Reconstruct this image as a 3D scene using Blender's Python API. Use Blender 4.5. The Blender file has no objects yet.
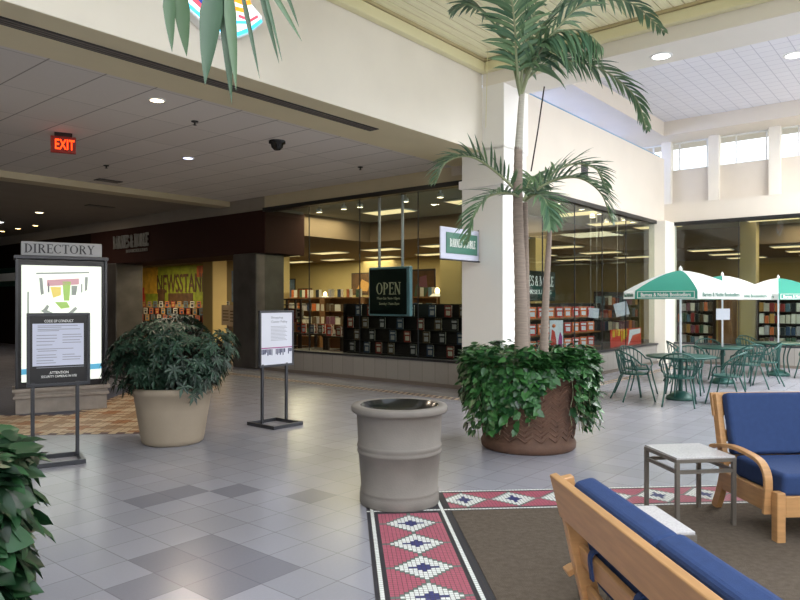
import bpy, math, random
from mathutils import Vector, Matrix
PI = math.pi
rnd = random.Random(11)
S = bpy.context.scene
COL = S.collection
DEG = math.radians
ANG = DEG(50.3)                      # the mall's own axes, turned against the view axis
CA, SA = math.cos(ANG), math.sin(ANG)


def W(X, Y, z=0.0):
    return Vector((X * CA - Y * SA, X * SA + Y * CA, z))


def rgb(h):
    h = h.lstrip('#')
    out = []
    for i in (0, 2, 4):
        c = int(h[i:i + 2], 16) / 255
        out.append(c / 12.92 if c <= .04045 else ((c + .055) / 1.055) ** 2.4)
    return (out[0], out[1], out[2], 1)


# ------------------------------------------------------------------ materials
MATS = {}


def mat(name, col, rough=.5, metal=0, var=0.0, scale=8.0, bump=0.0, bscale=None, stretch=None, emit=None, estr=0, spec=.5):
    if name in MATS:
        return MATS[name]
    m = bpy.data.materials.new(name)
    m.use_nodes = True
    nt = m.node_tree
    N, L = nt.nodes, nt.links
    b = N['Principled BSDF']
    c = rgb(col) if isinstance(col, str) else col
    b.inputs['Base Color'].default_value = c
    b.inputs['Roughness'].default_value = rough
    b.inputs['Metallic'].default_value = metal
    b.inputs['Specular IOR Level'].default_value = spec
    if emit:
        b.inputs['Emission Color'].default_value = rgb(emit) if isinstance(emit, str) else emit
        b.inputs['Emission Strength'].default_value = estr
    if var or bump:
        tc = N.new('ShaderNodeTexCoord')
        vec = tc.outputs['Object']
        if stretch:
            mp = N.new('ShaderNodeMapping')
            mp.inputs['Scale'].default_value = stretch
            L.new(vec, mp.inputs['Vector'])
            vec = mp.outputs['Vector']
        if var:
            n = N.new('ShaderNodeTexNoise')
            n.inputs['Scale'].default_value = scale
            n.inputs['Detail'].default_value = 5
            L.new(vec, n.inputs['Vector'])
            r = N.new('ShaderNodeValToRGB')
            r.color_ramp.elements[0].position = .3
            r.color_ramp.elements[1].position = .7
            r.color_ramp.elements[0].color = tuple(max(0, x * (1 - var)) for x in c[:3]) + (1,)
            r.color_ramp.elements[1].color = tuple(min(1, x * (1 + var)) for x in c[:3]) + (1,)
            L.new(n.outputs['Fac'], r.inputs['Fac'])
            L.new(r.outputs['Color'], b.inputs['Base Color'])
        if bump:
            n2 = N.new('ShaderNodeTexNoise')
            n2.inputs['Scale'].default_value = bscale or scale * 6
            n2.inputs['Detail'].default_value = 3
            L.new(vec, n2.inputs['Vector'])
            bp = N.new('ShaderNodeBump')
            bp.inputs['Strength'].default_value = bump
            bp.inputs['Distance'].default_value = .01
            L.new(n2.outputs['Fac'], bp.inputs['Height'])
            L.new(bp.outputs['Normal'], b.inputs['Normal'])
    MATS[name] = m
    return m


def grid_mat(name, col, line, sx, sy, lw, rough=.5, tone=.06, fx=1.0, fy=1.0, noise=.05, nscale=30, offx=0.0, offy=0.0, spec=.5, bump=0):
    """flat tiles in object space: joint lines every sx / sy, a tone of its own for every tile"""
    m = bpy.data.materials.new(name)
    m.use_nodes = True
    nt = m.node_tree
    N, L = nt.nodes, nt.links
    b = N['Principled BSDF']
    b.inputs['Roughness'].default_value = rough
    b.inputs['Specular IOR Level'].default_value = spec
    tc = N.new('ShaderNodeTexCoord')
    sp = N.new('ShaderNodeSeparateXYZ')
    L.new(tc.outputs['Object'], sp.inputs[0])

    def M(op, a, c=None):
        n = N.new('ShaderNodeMath')
        n.operation = op
        for i, v in enumerate((a, c)):
            if v is None:
                continue
            if isinstance(v, (int, float)):
                n.inputs[i].default_value = v
            else:
                L.new(v, n.inputs[i])
        return n.outputs[0]
    masks, cells = [], []
    for out, s, off, f in ((sp.outputs[0], sx, offx, fx), (sp.outputs[1], sy, offy, fy)):
        q = M('DIVIDE', M('ADD', out, 1000 * s + off), s)
        fr = M('FRACT', q)
        d = M('MINIMUM', fr, M('SUBTRACT', 1.0, fr))
        masks.append(M('MULTIPLY', M('LESS_THAN', d, lw / s / 2), f))
        cells.append(M('FLOOR', q))
    mask = M('MAXIMUM', masks[0], masks[1])
    cb = N.new('ShaderNodeCombineXYZ')
    L.new(cells[0], cb.inputs[0])
    L.new(cells[1], cb.inputs[1])
    wn = N.new('ShaderNodeTexWhiteNoise')
    wn.noise_dimensions = '3D'
    L.new(cb.outputs[0], wn.inputs['Vector'])
    ns = N.new('ShaderNodeTexNoise')
    ns.inputs['Scale'].default_value = nscale
    ns.inputs['Detail'].default_value = 4
    L.new(tc.outputs['Object'], ns.inputs['Vector'])
    t = M('ADD', M('ADD', M('MULTIPLY', M('SUBTRACT', wn.outputs['Value'], .5), 2 * tone), 1.0),
          M('MULTIPLY', M('SUBTRACT', ns.outputs['Fac'], .5), 2 * noise))
    c = rgb(col)
    sc = N.new('ShaderNodeVectorMath')
    sc.operation = 'SCALE'
    sc.inputs[0].default_value = c[:3]
    L.new(t, sc.inputs['Scale'])
    mx = N.new('ShaderNodeMix')
    mx.data_type = 'RGBA'
    L.new(mask, mx.inputs['Factor'])
    L.new(sc.outputs[0], mx.inputs['A'])
    mx.inputs['B'].default_value = rgb(line)
    L.new(mx.outputs['Result'], b.inputs['Base Color'])
    MATS[name] = m
    return m


def glass_mat(name, tint=(1, 1, 1, 1), ior=1.5, boost=1.0):
    m = bpy.data.materials.new(name)
    m.use_nodes = True
    nt = m.node_tree
    N, L = nt.nodes, nt.links
    N.remove(N['Principled BSDF'])
    o = N['Material Output']
    tr = N.new('ShaderNodeBsdfTransparent')
    tr.inputs[0].default_value = tint
    gl = N.new('ShaderNodeBsdfGlossy')
    gl.inputs['Roughness'].default_value = .0
    gl.inputs['Color'].default_value = (.9, .95, .95, 1)
    fr = N.new('ShaderNodeFresnel')
    fr.inputs['IOR'].default_value = ior
    mm = N.new('ShaderNodeMath')
    mm.operation = 'MULTIPLY'
    mm.inputs[1].default_value = boost
    gg = N.new('ShaderNodeNewGeometry')
    m1 = N.new('ShaderNodeMath')
    m1.operation = 'SUBTRACT'
    m1.inputs[0].default_value = 1.0
    L.new(gg.outputs['Backfacing'], m1.inputs[1])
    m2 = N.new('ShaderNodeMath')
    m2.operation = 'MULTIPLY'
    L.new(fr.outputs[0], m2.inputs[0])
    L.new(m1.outputs[0], m2.inputs[1])
    L.new(m2.outputs[0], mm.inputs[0])
    mx = N.new('ShaderNodeMixShader')
    L.new(mm.outputs[0], mx.inputs[0])
    L.new(tr.outputs[0], mx.inputs[1])
    L.new(gl.outputs[0], mx.inputs[2])
    L.new(mx.outputs[0], o.inputs['Surface'])
    MATS[name] = m
    return m


def leaf_mat(name, a, b_, rough=.4, transl=.15):
    m = bpy.data.materials.new(name)
    m.use_nodes = True
    nt = m.node_tree
    N, L = nt.nodes, nt.links
    b = N['Principled BSDF']
    b.inputs['Roughness'].default_value = rough
    g = N.new('ShaderNodeNewGeometry')
    r = N.new('ShaderNodeValToRGB')
    r.color_ramp.elements[0].color = rgb(a)
    r.color_ramp.elements[1].color = rgb(b_)
    L.new(g.outputs['Random Per Island'], r.inputs['Fac'])
    L.new(r.outputs['Color'], b.inputs['Base Color'])
    t = N.new('ShaderNodeBsdfTranslucent')
    L.new(r.outputs['Color'], t.inputs['Color'])
    mx = N.new('ShaderNodeMixShader')
    mx.inputs[0].default_value = transl
    L.new(b.outputs[0], mx.inputs[1])
    L.new(t.outputs[0], mx.inputs[2])
    L.new(mx.outputs[0], N['Material Output'].inputs['Surface'])
    MATS[name] = m
    return m


# ------------------------------------------------------------------ mesh building
class MB:
    def __init__(s):
        s.v, s.f, s.m, s.s = [], [], [], []

    def add(s, vs, fs, mi=0, sm=False):
        o = len(s.v)
        s.v += [tuple(v) for v in vs]
        for f in fs:
            s.f.append(tuple(o + i for i in f))
            s.m.append(mi)
            s.s.append(sm)
        return s

    def box(s, x0, x1, y0, y1, z0, z1, mi=0, mx=None):
        vs = [Vector((x, y, z)) for z in (z0, z1) for x, y in ((x0, y0), (x1, y0), (x1, y1), (x0, y1))]
        if mx is not None:
            vs = [mx @ v for v in vs]
        return s.add(vs, [(0, 3, 2, 1), (4, 5, 6, 7), (0, 1, 5, 4), (1, 2, 6, 5), (2, 3, 7, 6), (3, 0, 4, 7)], mi)

    def quad(s, a, b, c, d, mi=0):
        return s.add([a, b, c, d], [(0, 1, 2, 3)], mi)

    def lathe(s, prof, n=48, c=(0, 0, 0), mi=0, sm=True):
        vs, fs = [], []
        k = len(prof)
        for i in range(n):
            a = 2 * PI * i / n
            for r, z in prof:
                vs.append((c[0] + r * math.cos(a), c[1] + r * math.sin(a), c[2] + z))
        for i in range(n):
            j = (i + 1) % n
            for q in range(k - 1):
                fs.append((i * k + q, j * k + q, j * k + q + 1, i * k + q + 1))
        return s.add(vs, fs, mi, sm)

    def tube(s, pts, rad, n=8, mi=0, caps=True, flat=1.0):
        pts = [Vector(p) for p in pts]
        if isinstance(rad, (int, float)):
            rad = [rad] * len(pts)
        vs, fs = [], []
        up = None
        for i, p in enumerate(pts):
            t = (pts[min(i + 1, len(pts) - 1)] - pts[max(i - 1, 0)]).normalized()
            if up is None:
                up = Vector((0, 0, 1)) if abs(t.z) < .9 else Vector((1, 0, 0))
            a = (up - t * up.dot(t)).normalized()
            b = t.cross(a)
            up = a
            for q in range(n):
                w = 2 * PI * q / n
                vs.append(p + (a * math.cos(w) * flat + b * math.sin(w)) * rad[i])
        for i in range(len(pts) - 1):
            for q in range(n):
                r = (q + 1) % n
                fs.append((i * n + q, i * n + r, (i + 1) * n + r, (i + 1) * n + q))
        if caps:
            fs.append(tuple(range(n - 1, -1, -1)))
            e = (len(pts) - 1) * n
            fs.append(tuple(range(e, e + n)))
        return s.add(vs, fs, mi, True)

    def plank(s, pts, w, axis, th, mi=0):
        """a bent board: polyline pts, width w along axis, thickness th"""
        pts = [Vector(p) for p in pts]
        ax = Vector(axis).normalized()
        vs, fs = [], []
        for i, p in enumerate(pts):
            t = (pts[min(i + 1, len(pts) - 1)] - pts[max(i - 1, 0)]).normalized()
            n = t.cross(ax).normalized()
            for a, b in ((-1, -1), (1, -1), (1, 1), (-1, 1)):
                vs.append(p + ax * (a * w / 2) + n * (b * th / 2))
        for i in range(len(pts) - 1):
            for q in range(4):
                r = (q + 1) % 4
                fs.append((i * 4 + q, i * 4 + r, i * 4 + 4 + r, i * 4 + 4 + q))
        fs.append((3, 2, 1, 0))
        e = len(vs) - 4
        fs.append((e, e + 1, e + 2, e + 3))
        return s.add(vs, fs, mi)

    def prism(s, poly, y0, y1, mi=0):
        """polygon in x,z extruded along y"""
        n = len(poly)
        vs = [(x, y0, z) for x, z in poly] + [(x, y1, z) for x, z in poly]
        fs = [tuple(range(n)), tuple(range(2 * n - 1, n - 1, -1))]
        for i in range(n):
            j = (i + 1) % n
            fs.append((i, i + n, j + n, j))
        return s.add(vs, fs, mi)

    def build(s, name, mats, parent=None, loc=(0, 0, 0), rz=0, bevel=0, seg=2, store=False):
        me = bpy.data.meshes.new(name)
        me.from_pydata(s.v, [], s.f)
        if not isinstance(mats, (list, tuple)):
            mats = [mats]
        for m in mats:
            me.materials.append(MATS[m] if isinstance(m, str) else m)
        me.polygons.foreach_set('material_index', s.m)
        me.polygons.foreach_set('use_smooth', s.s)
        me.update()
        o = bpy.data.objects.new(name, me)
        COL.objects.link(o)
        o.location = loc
        o.rotation_euler = (0, 0, ANG if store else rz)
        if parent:
            o.parent = parent
        if bevel:
            md = o.modifiers.new('Bevel', 'BEVEL')
            md.width = bevel
            md.segments = seg
            md.limit_method = 'ANGLE'
        return o


def B(*a, **k):
    return MB().box(*a, **k)


def tag(o, label, cat, group=None):
    o['label'] = label
    o['category'] = cat
    if group:
        o['group'] = group
    return o


def thing(name, label, cat, loc=(0, 0, 0), rz=0, group=None):
    o = bpy.data.objects.new(name, None)
    COL.objects.link(o)
    o.empty_display_size = .1
    o.location = loc
    o.rotation_euler = (0, 0, rz)
    return tag(o, label, cat, group)


def struct(name, mb, m, store=True, **k):
    o = mb.build(name, m, store=store, **k)
    o['kind'] = 'structure'
    return o


def kids(o):
    return [c for c in COL.objects if c.parent == o]


def dup(root, loc, rz=0, label=None, group=None):
    r = root.copy()
    COL.objects.link(r)
    r.location = loc
    r.rotation_euler = (0, 0, rz)
    if label:
        r['label'] = label
    if group:
        r['group'] = group
    for c in list(root.children):
        d = c.copy()
        COL.objects.link(d)
        d.parent = r
        for g in list(c.children):
            e = g.copy()
            COL.objects.link(e)
            e.parent = d
    return r


ORD = ('first second third fourth fifth sixth seventh eighth ninth tenth eleventh twelfth thirteenth fourteenth fifteenth '
       'sixteenth seventeenth eighteenth nineteenth twentieth').split()


# ------------------------------------------------------------------ lettering
def text_obj(parent, s, cx, cz, w, h, y, m, name='lettering', depth=.004, bold=0.0, italic=0.0):
    """lettering that stands in the parent's x/z plane and faces -y, fitted to w x h"""
    cu = bpy.data.curves.new('t', 'FONT')
    cu.body = s
    cu.offset = bold
    cu.extrude = .01
    cu.resolution_u = 3
    cu.shear = italic
    cu.align_x = 'CENTER'
    t = bpy.data.objects.new('t', cu)
    COL.objects.link(t)
    dg = bpy.context.evaluated_depsgraph_get()
    me = bpy.data.meshes.new_from_object(t.evaluated_get(dg))
    bpy.data.objects.remove(t)
    bpy.data.curves.remove(cu)
    xs = [v.co.x for v in me.vertices]
    ys = [v.co.y for v in me.vertices]
    x0, x1, y0, y1 = min(xs), max(xs), min(ys), max(ys)
    for v in me.vertices:
        x = (v.co.x - (x0 + x1) / 2) * w / (x1 - x0)
        z = (v.co.y - (y0 + y1) / 2) * h / (y1 - y0)
        yy = -depth if v.co.z > 0 else 0
        v.co = (cx + x, y + yy, cz + z)
    me.materials.clear()
    me.materials.append(MATS[m])
    o = bpy.data.objects.new(name, me)
    COL.objects.link(o)
    o.parent = parent
    return o


def _serif(st, xs):
    return [('b', x - st, y, x + st, y, .06) for x in xs for y in (.03, .97)]


GL = {
    'D': (.86, [('b', .2, 0, .2, 1, .17), ('a', .22, .5, .52, .47, -90, 90, .06, .18)] + _serif(.17, [.2])),
    'I': (.42, [('b', .21, 0, .21, 1, .17)] + _serif(.19, [.21])),
    'R': (.86, [('b', .2, 0, .2, 1, .17), ('a', .24, .74, .4, .23, -90, 90, .06, .16), ('b', .42, .5, .76, .02, .17),
                ('b', .68, .03, .86, .03, .06)] + _serif(.17, [.2])),
    'E': (.74, [('b', .2, 0, .2, 1, .17), ('b', .2, .97, .68, .97, .07), ('b', .2, .03, .7, .03, .07), ('b', .2, .52, .54, .52, .06),
                ('b', .67, .8, .67, 1, .06), ('b', .69, 0, .69, .22, .06), ('b', .54, .42, .54, .62, .05)] + _serif(.17, [.2])),
    'C': (.84, [('a', .46, .5, .38, .47, 40, 320, .06, .18), ('b', .76, .72, .76, 1, .06)]),
    'T': (.78, [('b', .39, 0, .39, 1, .17), ('b', .04, .97, .74, .97, .07), ('b', .05, .76, .05, 1, .06), ('b', .73, .76, .73, 1, .06),
                ('b', .2, .03, .58, .03, .06)]),
    'O': (.92, [('a', .46, .5, .37, .46, 0, 360, .07, .18)]),
    'Y': (.86, [('b', .44, 0, .44, .5, .17), ('b', .14, 1, .44, .46, .16), ('b', .74, 1, .44, .46, .07), ('b', .02, .97, .3, .97, .06),
                ('b', .62, .97, .86, .97, .06), ('b', .26, .03, .62, .03, .06)]),
    'P': (.78, [('b', .2, 0, .2, 1, .17), ('a', .24, .71, .42, .26, -90, 90, .06, .17)] + _serif(.17, [.2])),
    'N': (.92, [('b', .16, 0, .16, 1, .07), ('b', .78, 0, .78, 1, .07), ('b', .16, .98, .78, .02, .17), ('b', .02, .03, .3, .03, .06),
                ('b', .02, .97, .2, .97, .06), ('b', .64, .97, .92, .97, .06)]),
    'B': (.8, [('b', .2, 0, .2, 1, .17), ('a', .24, .74, .36, .23, -90, 90, .06, .16), ('a', .24, .27, .42, .24, -90, 90, .06, .17)] + _serif(.17, [.2])),
    'A': (.9, [('b', .14, 0, .46, 1, .07), ('b', .46, 1, .76, 0, .17), ('b', .26, .34, .64, .34, .06), ('b', .02, .03, .28, .03, .06),
               ('b', .6, .03, .9, .03, .06)]),
    'S': (.68, [('a', .34, .74, .24, .23, 20, 270, .06, .14), ('a', .34, .27, .26, .24, -160, 90, .06, .15), ('b', .58, .74, .58, .98, .05),
                ('b', .08, .02, .08, .28, .05)]),
    'L': (.7, [('b', .2, 0, .2, 1, .17), ('b', .2, .03, .66, .03, .07), ('b', .65, 0, .65, .25, .06)] + _serif(.17, [.2])),
    'K': (.88, [('b', .2, 0, .2, 1, .17), ('b', .24, .46, .7, .97, .07), ('b', .4, .58, .76, .02, .17)] + _serif(.17, [.2])),
    '&': (.9, [('a', .38, .76, .18, .2, 0, 360, .06, .12), ('a', .36, .27, .28, .24, 60, 340, .06, .14), ('b', .24, .66, .8, .02, .13),
               ('b', .62, .3, .84, .5, .06)]),
    ' ': (.3, []),
}


def serif_obj(parent, s, cx, cz, w, h, y, m, name='lettering', depth=.006):
    mb = MB()
    x = 0
    raw = []
    for ch in s:
        adv, pr = GL[ch]
        for p in pr:
            raw.append((x, p))
        x += adv + .06
    tot = x - .06
    fx = w / tot

    def T(px, pz):
        return (cx - w / 2 + px * fx, cz - h / 2 + pz * h)

    for ox, p in raw:
        if p[0] == 'b':
            _, a, b, c, d, t = p
            dx, dz = c - a, d - b
            L = math.hypot(dx, dz) or 1
            nx, nz = -dz / L * t / 2, dx / L * t / 2
            poly = [T(ox + a + nx, b + nz), T(ox + a - nx, b - nz), T(ox + c - nx, d - nz), T(ox + c + nx, d + nz)]
            mb.prism(poly, y - depth, y)
        else:
            _, ax, az, rx, rz_, a0, a1, t0, t1 = p
            n = max(6, int(abs(a1 - a0) / 20))
            for i in range(n):
                qs = []
                for k in (i, i + 1):
                    an = DEG(a0 + (a1 - a0) * k / n)
                    t = t0 + (t1 - t0) * abs(math.cos(an))
                    c_, s_ = math.cos(an), math.sin(an)
                    qs.append((T(ox + ax + (rx + t / 2) * c_, az + rz_ * s_ + .03 * s_), T(ox + ax + (rx - t / 2) * c_, az + rz_ * s_ - .03 * s_)))
                mb.prism([qs[0][0], qs[1][0], qs[1][1], qs[0][1]], y - depth, y)
    return mb.build(name, m, parent)


# ------------------------------------------------------------------ palette
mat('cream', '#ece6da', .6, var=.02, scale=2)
mat('cream_nook_dimmed', '#dcd3c6', .6, var=.02, scale=2)  # same cream paint, colour darkened to offset the strong nook light
mat('white_paint', '#f6f4f0', .5, var=.015, scale=2)
mat('tan_paint', '#c2b596', .6, var=.03, scale=2)
mat('soffit', '#e0d4b0', .6, var=.03, scale=2)
mat('crown', '#e6dfb4', .5)
mat('slat', '#fbf2cc', .45, var=.1, scale=3, stretch=(.6, 14, 1))
mat('dark_gap', '#bcae84', .7)
mat('black_frame', '#191a1a', .35)
mat('dark_metal', '#3c3d42', .35, .4)
mat('maroon', '#34201c', .8, var=.06, scale=3, spec=.1)
mat('pillar_metal', '#54514d', .42, .5, var=.25, scale=2.5)
mat('wainscot_base', '#6f665e', .5)
grid_mat('wainscot', '#8f8b86', '#67625d', .305, .305, .008, .5, .05)
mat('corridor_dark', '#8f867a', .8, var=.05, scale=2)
mat('vent_dark', '#2a2826', .6)
grid_mat('lay_in', '#dcd5cd', '#9a938b', .61, 1.22, .018, .85, .04, fx=1.0, fy=.5, noise=.03)
grid_mat('lay_in_nook', '#dedde2', '#b9b8c2', .305, .305, .014, .85, .015, noise=.02)
grid_mat('tile', '#92929b', '#74747d', .305, .305, .0065, .25, .06, noise=.05, nscale=60, spec=.75)
grid_mat('tile_dark', '#787882', '#666670', .305, .305, .0065, .25, .05, noise=.06, nscale=60, spec=.75)
mat('grout', '#5c5350', .8)
mat('m_pink', '#a9586a', .45, var=.14, scale=37)
mat('m_white', '#d9dcd8', .35, var=.06, scale=37)
mat('m_green', '#5f716a', .45, var=.12, scale=37)
mat('m_blue', '#33376f', .4, var=.12, scale=37)
mat('m_dark', '#2b2b33', .5, var=.12, scale=37)
mat('m_beige', '#c0ab8e', .5, var=.08, scale=11)
mat('m_tan', '#9a7c5e', .5, var=.1, scale=11)
mat('m_orange', '#9a6a42', .5, var=.1, scale=11)
mat('m_maroon', '#54302d', .5, var=.1, scale=11)
mat('m_slate', '#4d5163', .5, var=.08, scale=11)
mat('carpet', '#5f554b', .95, var=.16, scale=26, bump=.8, bscale=220, spec=.1)
mat('store_carpet', '#5c5040', .95, var=.15, scale=6, spec=.1)
mat('store_wall', '#ad9a68', .7, var=.04, scale=2)
mat('store_ceiling', '#82705a', .85, var=.04, scale=2)
mat('store_ceiling_high', '#a9aa9c', .85, var=.03, scale=2)
mat('store_green', '#7d8672', .8)
mat('wood_dark', '#2c1d16', .45, var=.2, scale=4, stretch=(8, 1, 1))
mat('shop_dark', '#241a16', .9, var=.1, scale=3, spec=.05)
mat('rack_black', '#1c1715', .5, var=.1, scale=5)
mat('wood_mid', '#7d5631', .45, var=.15, scale=4, stretch=(8, 1, 1))
mat('birch', '#b3875a', .38, var=.14, scale=5, stretch=(1, 1, 9), bump=.05)
mat('birch_along', '#b08558', .38, var=.14, scale=5, stretch=(1.2, 9, 9), bump=.05)
mat('blue_fabric', '#2c3f68', .85, var=.07, scale=30, bump=.25, bscale=420, spec=.25)
mat('blue_strap', '#22365f', .8)
mat('granite', '#bcb9bb', .22, var=.16, scale=90)
mat('table_metal', '#77716a', .4, .5)
mat('concrete', '#79736d', .75, var=.07, scale=6, bump=.15, bscale=90)
mat('liner', '#131414', .18)
mat('pot_beige', '#9a8c7a', .7, var=.06, scale=4, bump=.08, bscale=60)
mat('terracotta', '#5d4233', .7, var=.22, scale=9, bump=.25, bscale=50)
mat('terracotta_hi', '#66493a', .7, var=.22, scale=9, bump=.25, bscale=50)
mat('soil', '#2c211a', .95, var=.3, scale=30)
mat('bark', '#94857a', .8, var=.16, scale=5, stretch=(2, 2, 24), bump=.3, bscale=12)
mat('bark_pale', '#bdb8ac', .65, var=.12, scale=5, stretch=(2, 2, 24))
mat('petiole', '#98a07c', .5)
leaf_mat('palm_leaf', '#466b54', '#86a57a', .34)
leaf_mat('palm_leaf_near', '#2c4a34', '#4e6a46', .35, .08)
leaf_mat('pothos', '#16381f', '#41763c', .35)
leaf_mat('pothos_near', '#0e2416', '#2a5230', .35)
leaf_mat('schefflera', '#11251b', '#2d4a38', .42)
mat('green_metal', '#24504a', .4, .2)
leaf_mat('green_fabric', '#3f9a86', '#43a08c', .75, .45)
leaf_mat('white_fabric', '#f1f1ee', '#f6f6f4', .75, .45)
mat('white_pole', '#e2e2ea', .35)
mat('sign_green', '#24473f', .4)
mat('sign_green_light', '#3d7463', .4)
mat('sign_dark', '#14211f', .3)
mat('aqua_edge', '#7fa3b3', .3, .2)
mat('gold_text', '#d9d3b4', .5)
mat('white_text', '#f4f4f2', .5)
mat('black_text', '#20222a', .5)
mat('grey_text', '#8d8f9b', .6)
mat('paper', '#c6c9dc', .6)
mat('paper_white', '#d6d8e4', .5)
mat('panel_black', '#17171b', .3)
mat('header_grey', '#8b8d90', .4, .2)
mat('kiosk_black', '#161418', .28)
mat('stone', '#8a827b', .5, var=.12, scale=9)
mat('stone_dark', '#5d5854', .5, var=.12, scale=9)
mat('magenta', '#a0307c', .5)
mat('navy', '#2b2f58', .5)
mat('red', '#c23426', .5)
mat('orange', '#dd6a2e', .5)
mat('yellow', '#c9a432', .6)
mat('lime', '#94a02c', .6)
mat('sky_blue', '#7fa6c8', .5)
mat('map_green', '#a8c08e', .5)
mat('fixture_white', '#e8e8e4', .4)
mat('mural_yellow', '#c79a2a', .7, var=.3, scale=3)
mat('mural_lime', '#8a9426', .7, var=.25, scale=4)
mat('mural_orange', '#b4561f', .7, var=.35, scale=4)
mat('mural_blue', '#7b93ad', .7, var=.35, scale=4)
mat('mural_brown', '#5a3f24', .7, var=.35, scale=4)
mat('e_panel', '#c9d0c6', .5, emit='#f4faf0', estr=.72)
mat('e_troffer', '#fff4d8', .5, emit='#ffe6ac', estr=1.3)
mat('e_down', '#fff4e0', .5, emit='#ffe6bd', estr=9)
mat('e_cool', '#e8ecff', .5, emit='#c9d0ff', estr=4)
mat('e_nook', '#ffffff', .5, emit='#ffffff', estr=5)
mat('e_lamp', '#fff0cc', .5, emit='#ffd890', estr=12)
mat('e_exit', '#ff5a20', .5, emit='#ff3c08', estr=3.0)
mat('exit_body', '#3a1510', .5, emit='#ff2a08', estr=.10)
mat('e_neon_white', '#f4f0f2', .4, emit='#fff4f4', estr=1.1)
mat('e_neon_cyan', '#50d0f0', .4, emit='#3fd0ff', estr=1.6)
mat('e_neon_orange', '#ffa030', .4, emit='#ff9a28', estr=1.3)
mat('e_neon_pink', '#e07080', .4, emit='#d84a66', estr=.8)
mat('e_neon_blue', '#4058b0', .4, emit='#3050b0', estr=.8)
glass_mat('glass', (.82, .86, .84, 1), 1.5, 1.0)
glass_mat('glass_clear', (.97, .98, .99, 1), 1.4, .7)
BOOKC = ['#8c2f2a', '#c9c3b4', '#31435f', '#5d4a34', '#3f5a45', '#b88a4a', '#22262c', '#a9a5a8', '#7a4a5c', '#c56a3a', '#54707f', '#e0dccf']
for i, c in enumerate(BOOKC):
    mat('book%d' % i, c, .55)
mat('page', '#d9d2c0', .8)

# ------------------------------------------------------------------ floor
T = .305
dark = {(9, 16), (10, 16), (11, 15), (7, 12), (8, 12), (7, 11), (8, 11), (8, 10), (7, 10), (6, 11), (12, 13)}
fl = MB()
for i in range(-40, 66):
    for j in range(-36, 112):
        fl.add([(i * T, j * T, 0), ((i + 1) * T, j * T, 0), ((i + 1) * T, (j + 1) * T, 0), (i * T, (j + 1) * T, 0)], [(0, 1, 2, 3)],
               1 if (i, j) in dark else 0)
struct('floor', fl, ['tile', 'tile_dark'])
struct('floor', MB().box(10.42, 34, 6.3, 34, -.02, .004).box(18.72, 34, -10, 6.3, -.02, .004), 'store_carpet')

# mosaic bands, in the lounge's own frame (turned 4.6 degrees)
RS = DEG(4.6)
q = .027
T1 = .158          # outer edge of the band that runs away from the camera
S1 = 5.10          # near edge of the band that runs across


def mosaic_cell(a, b, n):
    """a: place across the pink field counted from its middle, b: along; period 15"""
    bb = (b % 15) - 7
    d = abs(a) + abs(bb)
    if d > 8 or d == 8 and abs(a) != 8 and abs(bb) != 8 and False:
        return 0
    if d >= 7:
        return 2 if d == 7 or (d == 8 and (a == 0 or bb == 0)) else 0
    if (bb == 0 and abs(a) <= 3) or (a == 0 and abs(bb) <= 2) or (abs(a) <= 1 and abs(bb) <= 1):
        return 3
    return 1


def tile_quad(mb, x, y, mi, z=.003, g=.0016):
    mb.add([(x + g, y + g, z), (x + q - g, y + g, z), (x + q - g, y + q - g, z), (x + g, y + q - g, z)], [(0, 1, 2, 3)], mi)


b1 = MB()
colset = ['d', 'w', 'd'] + list(range(-8, 9)) + ['d', 'w', 'd', 'd']
rows = 150
for j in range(rows):
    y = S1 - (j + 1) * q
    for i, cde in enumerate(colset):
        if cde == 'd':
            k = 4
        elif cde == 'w':
            k = 1
        else:
            k = mosaic_cell(cde, j + 7 + 6, 0) if j > 0 else 4
        tile_quad(b1, T1 + i * q, y, k)
b1.box(T1, T1 + 24 * q, S1 - rows * q, S1, -.01, .0015, 5)
struct('trim_1', b1, ['m_pink', 'm_white', 'm_green', 'm_blue', 'm_dark', 'grout'], store=False, rz=RS)
b2 = MB()
rowset = ['d', 'w', 'd'] + list(range(-7, 8)) + ['d', 'w']
for i in range(-24, 176):
    x = T1 + 24 * q + i * q
    for j, cde in enumerate(rowset):
        if cde == 'd':
            k = 4
        elif cde == 'w':
            k = 1
        elif i < 0:
            c24 = i + 24
            k = 1 if c24 in (1, 21) else 4
        else:
            k = mosaic_cell(cde, i + 2, 0)
        if i < 0 and cde in ('d', 'w') and i + 24 in (1, 21):
            k = 1
        tile_quad(b2, x, S1 + j * q, k)
b2.box(T1, T1 + 200 * q, S1, S1 + 20 * q, -.01, .0015, 5)
struct('trim_2', b2, ['m_pink', 'm_white', 'm_green', 'm_blue', 'm_dark', 'grout'], store=False, rz=RS)
struct('carpet', B(T1 + 24 * q, 6.2, -2.5, S1, -.01, .006), 'carpet', store=False, rz=RS)

# rhombus mosaic around the directory
b3 = MB()
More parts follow.
